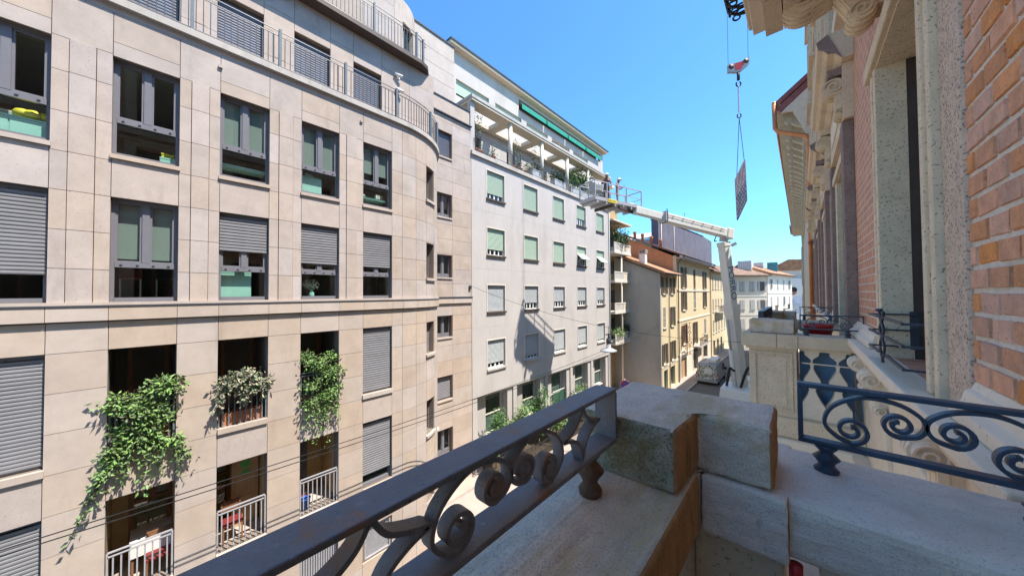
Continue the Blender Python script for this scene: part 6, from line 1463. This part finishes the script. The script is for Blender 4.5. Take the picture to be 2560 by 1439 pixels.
# ------------------------------------------------------------------ plants in the loggias of the stone building
def loggia_plant(label, i, zt, zb, n, mat, trails, size=.11, seed=1):
    random.seed(seed); a, b_ = COLS[i]; ym = (a+b_)/2; hw_ = (b_-a)/2
    t = thing('loggia_plant', label, 'plant', (XB-.15, ym, -3.2), 'plants in the stone loggias')
    MB().box(XB-.42, XB-.12, a+.08, b_-.08, -3.2, -2.9).build('trough', 'terra', t)
    st = MB()
    for k in range(7): y = ym+random.uniform(-.8, .8)*hw_; st.tube([(XB-.25, y, -2.9), (XB-.1, y+random.uniform(-.1, .1), -2.5), (XB+.05, y+random.uniform(-.2, .2), zt-.2)], [.012, .009, .005], 5)
    f = MB()
    m = 16
    for k in range(m):
        y = ym+random.uniform(-.85, .85)*hw_; z = zb+.1+(zt-zb-.2)*(k+.5)/m
        f.leaves((XB+.06+random.uniform(-.12, .12), y, z), (.2, .3, .2), n//m, size, shell=.15, asp=.5)
    for (y, ln, dy) in trails:
        P = catmull([(XB+.1, y, zb+.2), (XB+.16, y+dy*.25, zb-.05), (XB+.13, y+dy*.6, zb-ln*.5), (XB+.1, y+dy, zb-ln)], 6); st.tube(P, .006, 4)
        for p in P:
            for _ in range(max(2, int(14*(1-P.index(p)/len(P))))): f.leaf((p[0]+random.uniform(-.06, .06), p[1]+random.uniform(-.09, .09), p[2]+random.uniform(-.06, .06)), size*random.uniform(.7, 1.2), (0, random.uniform(-1, 1), -.7))
    st.build('stem', 'stem', t); f.build('foliage', mat, t)
loggia_plant('large bright green plant spilling from the left loggia with trailing shoots', 2, -1.75, -3.3, 3000, 'leafy', [(-.5, 1.1, -.45), (-.55, .7, -.3), (-.4, .5, -.05), (-.15, .85, 0), (.05, .6, .05), (.28, .7, .2), (.33, .4, .25), (-.45, 1.3, -.62)], .1, 3)
loggia_plant('pinkish green shrub above the rail of the middle loggia', 3, -1.85, -2.5, 1100, 'leafr', [(1.05, .35, -.1), (1.5, .2, .0)], .1, 4)
loggia_plant('dense yellow green plant hanging from the right loggia', 4, -1.6, -3.2, 2700, 'leafy', [(2.9, .8, -.05), (3.1, 1.0, .0), (3.35, 1.1, .05), (3.6, .7, .08), (3.3, .6, 0)], .085, 5)
random.seed(11)
# furniture glimpsed in the fourth row loggias
t = thing('white_table', 'white cloth covered table in the lower left loggia', 'table', (XB-.9, -.05, -6.2)); b = MB(); b.box(XB-1.2, XB-.5, -.35, .3, -5.48, -5.44); b.build('top', 'whitep', t)
b = MB(); b.box(XB-.5, XB-.49, -.34, .29, -5.75, -5.445); b.build('cloth', 'whitep', t)
for x in (XB-1.15, XB-.55):
    for y in (-.3, .25): MB().box(x-.02, x+.02, y-.02, y+.02, -6.2, -5.48).build('leg', 'wood', t)
def chair(label, x, y, z, mat, rz=0):
    t = thing('folding_chair', label, 'chair', (x, y, z), 'loggia chairs'); MB().box(x-.2, x+.2, y-.2, y+.2, z+.43, z+.47).build('seat', mat, t); MB().box(x-.22, x-.19, y-.2, y+.2, z+.6, z+.88).build('backrest', 'wood', t)
    for dx in (-.18, .18):
        for dy in (-.18, .18): MB().box(x+dx-.015, x+dx+.015, y+dy-.015, y+dy+.015, z, z+(.43 if dx > 0 else .9)).build('leg', 'wood', t)
chair('red seated wooden chair behind the lower left loggia rail', XB-.35, .1, -6.2, 'redd'); chair('red seated wooden chair in front of the wooden door', XB-.45, 1.35, -6.2, 'redd')
t = thing('red_broom', 'red handled broom leaning in the lower right loggia', 'broom', (XB-1.2, 3.0, -6.2)); MB().tube([(XB-1.1, 3.0, -6.2), (XB-1.4, 3.02, -4.75)], .018, 6).build('handle', 'redp', t); MB().box(XB-1.2, XB-1.0, 2.85, 3.15, -6.2, -6.1).build('head', 'redp', t)
t = thing('blue_bucket', 'blue bucket behind the lower right loggia rail', 'bucket', (XB-.35, 2.95, -6.2)); MB().lathe((XB-.35, 2.95, -6.2), [(.12, 0), (.15, .3), (.16, .3), (.13, .28)], 12).build('tub', 'signblue', t, True); MB().tube([(XB-.35, 2.95+.15*math.cos(R(a)), -5.9+.15*math.sin(R(a))) for a in range(0, 181, 30)], .006, 4).build('handle', 'alu', t)
# things standing inside the windows of the stone building
def cabinet(label, y0, y1, z0, z1, x0=XB-.7, x1=XB-.33):
    t = thing('mint_cabinet', label, 'cabinet', ((x0+x1)/2, (y0+y1)/2, z0), 'mint green furniture behind the windows')
    MB().box(x0, x1, y0, y1, z1-.03, z1).build('top', 'mint', t); MB().box(x0, x1-.01, y0, y1, z0, z1-.031).build('carcass', 'mint', t)
    n = max(1, int((y1-y0)/.35))
    for k in range(n): MB().box(x1-.009, x1+.004, y0+.01+k*(y1-y0)/n, y0-.01+(k+1)*(y1-y0)/n, z0+.02, z1-.05).build('door', 'mint', t)
cabinet('long mint desk front behind the top left window', -2.3, -1.42, 2.82, 3.4); cabinet('mint shelf board behind the second upper window from the left with blinds', 1.05, 1.95, 3.3, 3.38)
cabinet('tall mint cabinet behind the third upper window', 2.8, 3.35, 2.82, 3.55); cabinet('mint shelf with books behind the fourth upper window', 4.52, 5.4, 3.24, 3.32); cabinet('large mint panel behind the half shuttered window', 1.05, 1.68, -.2, .62)
cabinet('small white unit at the right of the upper window beside the desk', .02, .27, 2.82, 3.2)
def lump(name, label, cat, loc, r, mat, n=3):
    t = thing(name, label, cat, loc); b = MB()
    for k in range(n):
        d = Vector((random.uniform(-.05, .05), (k-(n-1)/2)*r*.9, random.uniform(0, r*.4))); b.lathe(Vector(loc)+d, [(r*.5, 0), (r*.9, r*.3), (r, r*.7), (r*.75, r*1.15), (r*.3, r*1.35)], 10)
    b.build('body', mat, t, True); return t
t = lump('yellow_bag', 'yellow soft bag on the mint desk in the top left window', 'bag', (XB-.5, -1.62, 3.4), .13, 'yellow'); MB().tube([(XB-.5, -1.7, 3.5), (XB-.45, -1.6, 3.6), (XB-.5, -1.5, 3.5)], .015, 5).build('strap', 'whitep', t)
t = thing('yellow_box', 'small yellow box on the white unit in the second window', 'box', (XB-.55, .15, 3.2)); MB().box(XB-.62, XB-.5, .05, .24, 3.2, 3.32).build('carton', 'yellow', t); MB().box(XB-.63, XB-.49, .04, .25, 3.32, 3.345).build('lid', 'yellow', t)
for k, (y, z, lab) in enumerate(((-1.95, 3.4, 'pile of pale folders on the mint desk'), (4.62, 3.32, 'pile of papers on the mint shelf'), (3.05, 3.55, 'pale basket things on the mint cabinet'))):
    t = thing('paper_pile', lab, 'papers', (XB-.55, y, z)); 
    for j in range(4): MB().box(XB-.7+.01*j, XB-.46, y-.13+.012*j, y+.13-.01*j, z+.028*j, z+.026+.028*j).build('folder', ('whitep', 'mint', 'pot', 'offw')[j], t)
for k in range(5):
    t = thing('book', ('white', 'grey', 'cream', 'red', 'yellow')[k]+' book standing on the mint shelf of the right upper window', 'book', (XB-.5, 5.12+k*.05, 3.32), 'books on the mint shelf'); y = 5.1+k*.05; mt = ('whitep', 'pot', 'offw', 'redp', 'yellow')[k]
    MB().box(XB-.6, XB-.46, y, y+.006, 3.32, 3.5).build('cover', mt, t); MB().box(XB-.6, XB-.46, y+.034, y+.04, 3.32, 3.5).build('cover', mt, t); MB().box(XB-.6, XB-.462, y+.0065, y+.0335, 3.325, 3.495).build('pages', 'whitep', t)
t = thing('flower_vase', 'white vase of pale flowers on the sill behind the half shuttered window', 'vase', (XB-.45, 3.12, -.1)); MB().lathe((XB-.42, 3.12, -.08), [(.05, 0), (.075, .06), (.07, .14), (.035, .24), (.045, .28)], 12).build('vase', 'mint', t, True); MT['bloom'] = M('pale_blooms', (.6, .62, .5), var=.2, scale=20, rough=.8)
b = MB(); b.leaves((XB-.42, 3.12, .34), (.13, .22, .15), 420, .05, shell=.4, asp=.8); b.build('flowers', 'bloom', t)
t = thing('pendant_lamp', 'small brass lamp glimpsed in the left lower window', 'lamp', (XB-1.2, .2, .75)); MB().lathe((XB-1.2, .12, .6), [(.04, 0), (.12, .06), (.14, .14), (.08, .22), (.02, .25)], 12).build('shade', 'yellow', t, True); MB().tube([(XB-1.2, .12, .85), (XB-1.2, .12, 2.5)], .006, 4).build('cord', 'black', t)
for k, y in enumerate((-.4, .15)):
    t = thing('bar_stool', ('left', 'right')[k]+' bar stool behind the tall lower window without shutter', 'stool', (XB-.9, y, -.2), 'bar stools'); MB().box(XB-1.05, XB-.75, y-.17, y+.17, .4, .44).build('seat', 'redd' if k == 0 else 'black', t); MB().box(XB-1.05, XB-1.02, y-.17, y+.17, .44, .8).build('backrest', 'redd' if k == 0 else 'black', t)
    for dx in (-1.03, -.77):
        for dy in (-.15, .15): MB().tube([(XB+dx, y+dy, -.2), (XB+dx, y+dy, .4)], .012, 5).build('leg', 'alu', t)

# small fittings on the walls
t = thing('wall_lamp', 'small round white wall lamp beside the lowest recessed window', 'lamp', (XR, 9.1, -6.5)); MB().box(XR, XR+.12, 9.06, 9.14, -6.53, -6.47).build('arm', 'alu', t); MB().lathe((XR+.16, 9.1, -6.62), [(.03, 0), (.1, .06), (.12, .13), (.1, .2), (.03, .25)], 12).build('globe', 'whitep', t, True)
t = thing('junction_box', 'small dark junction box at the edge of the recessed stone face', 'box', (XR, 11.35, .35)); MB().box(XR, XR+.08, 11.28, 11.42, .3, .48).build('case', 'steeld', t); MB().box(XR+.08, XR+.1, 11.3, 11.4, .32, .46).build('cover', 'steeld', t)
MB().tube([(XV+.06, 28.42, GZ+.3), (XV+.06, 28.42, 7.6)], .05, 8).build('downpipe', 'pot', W, True)
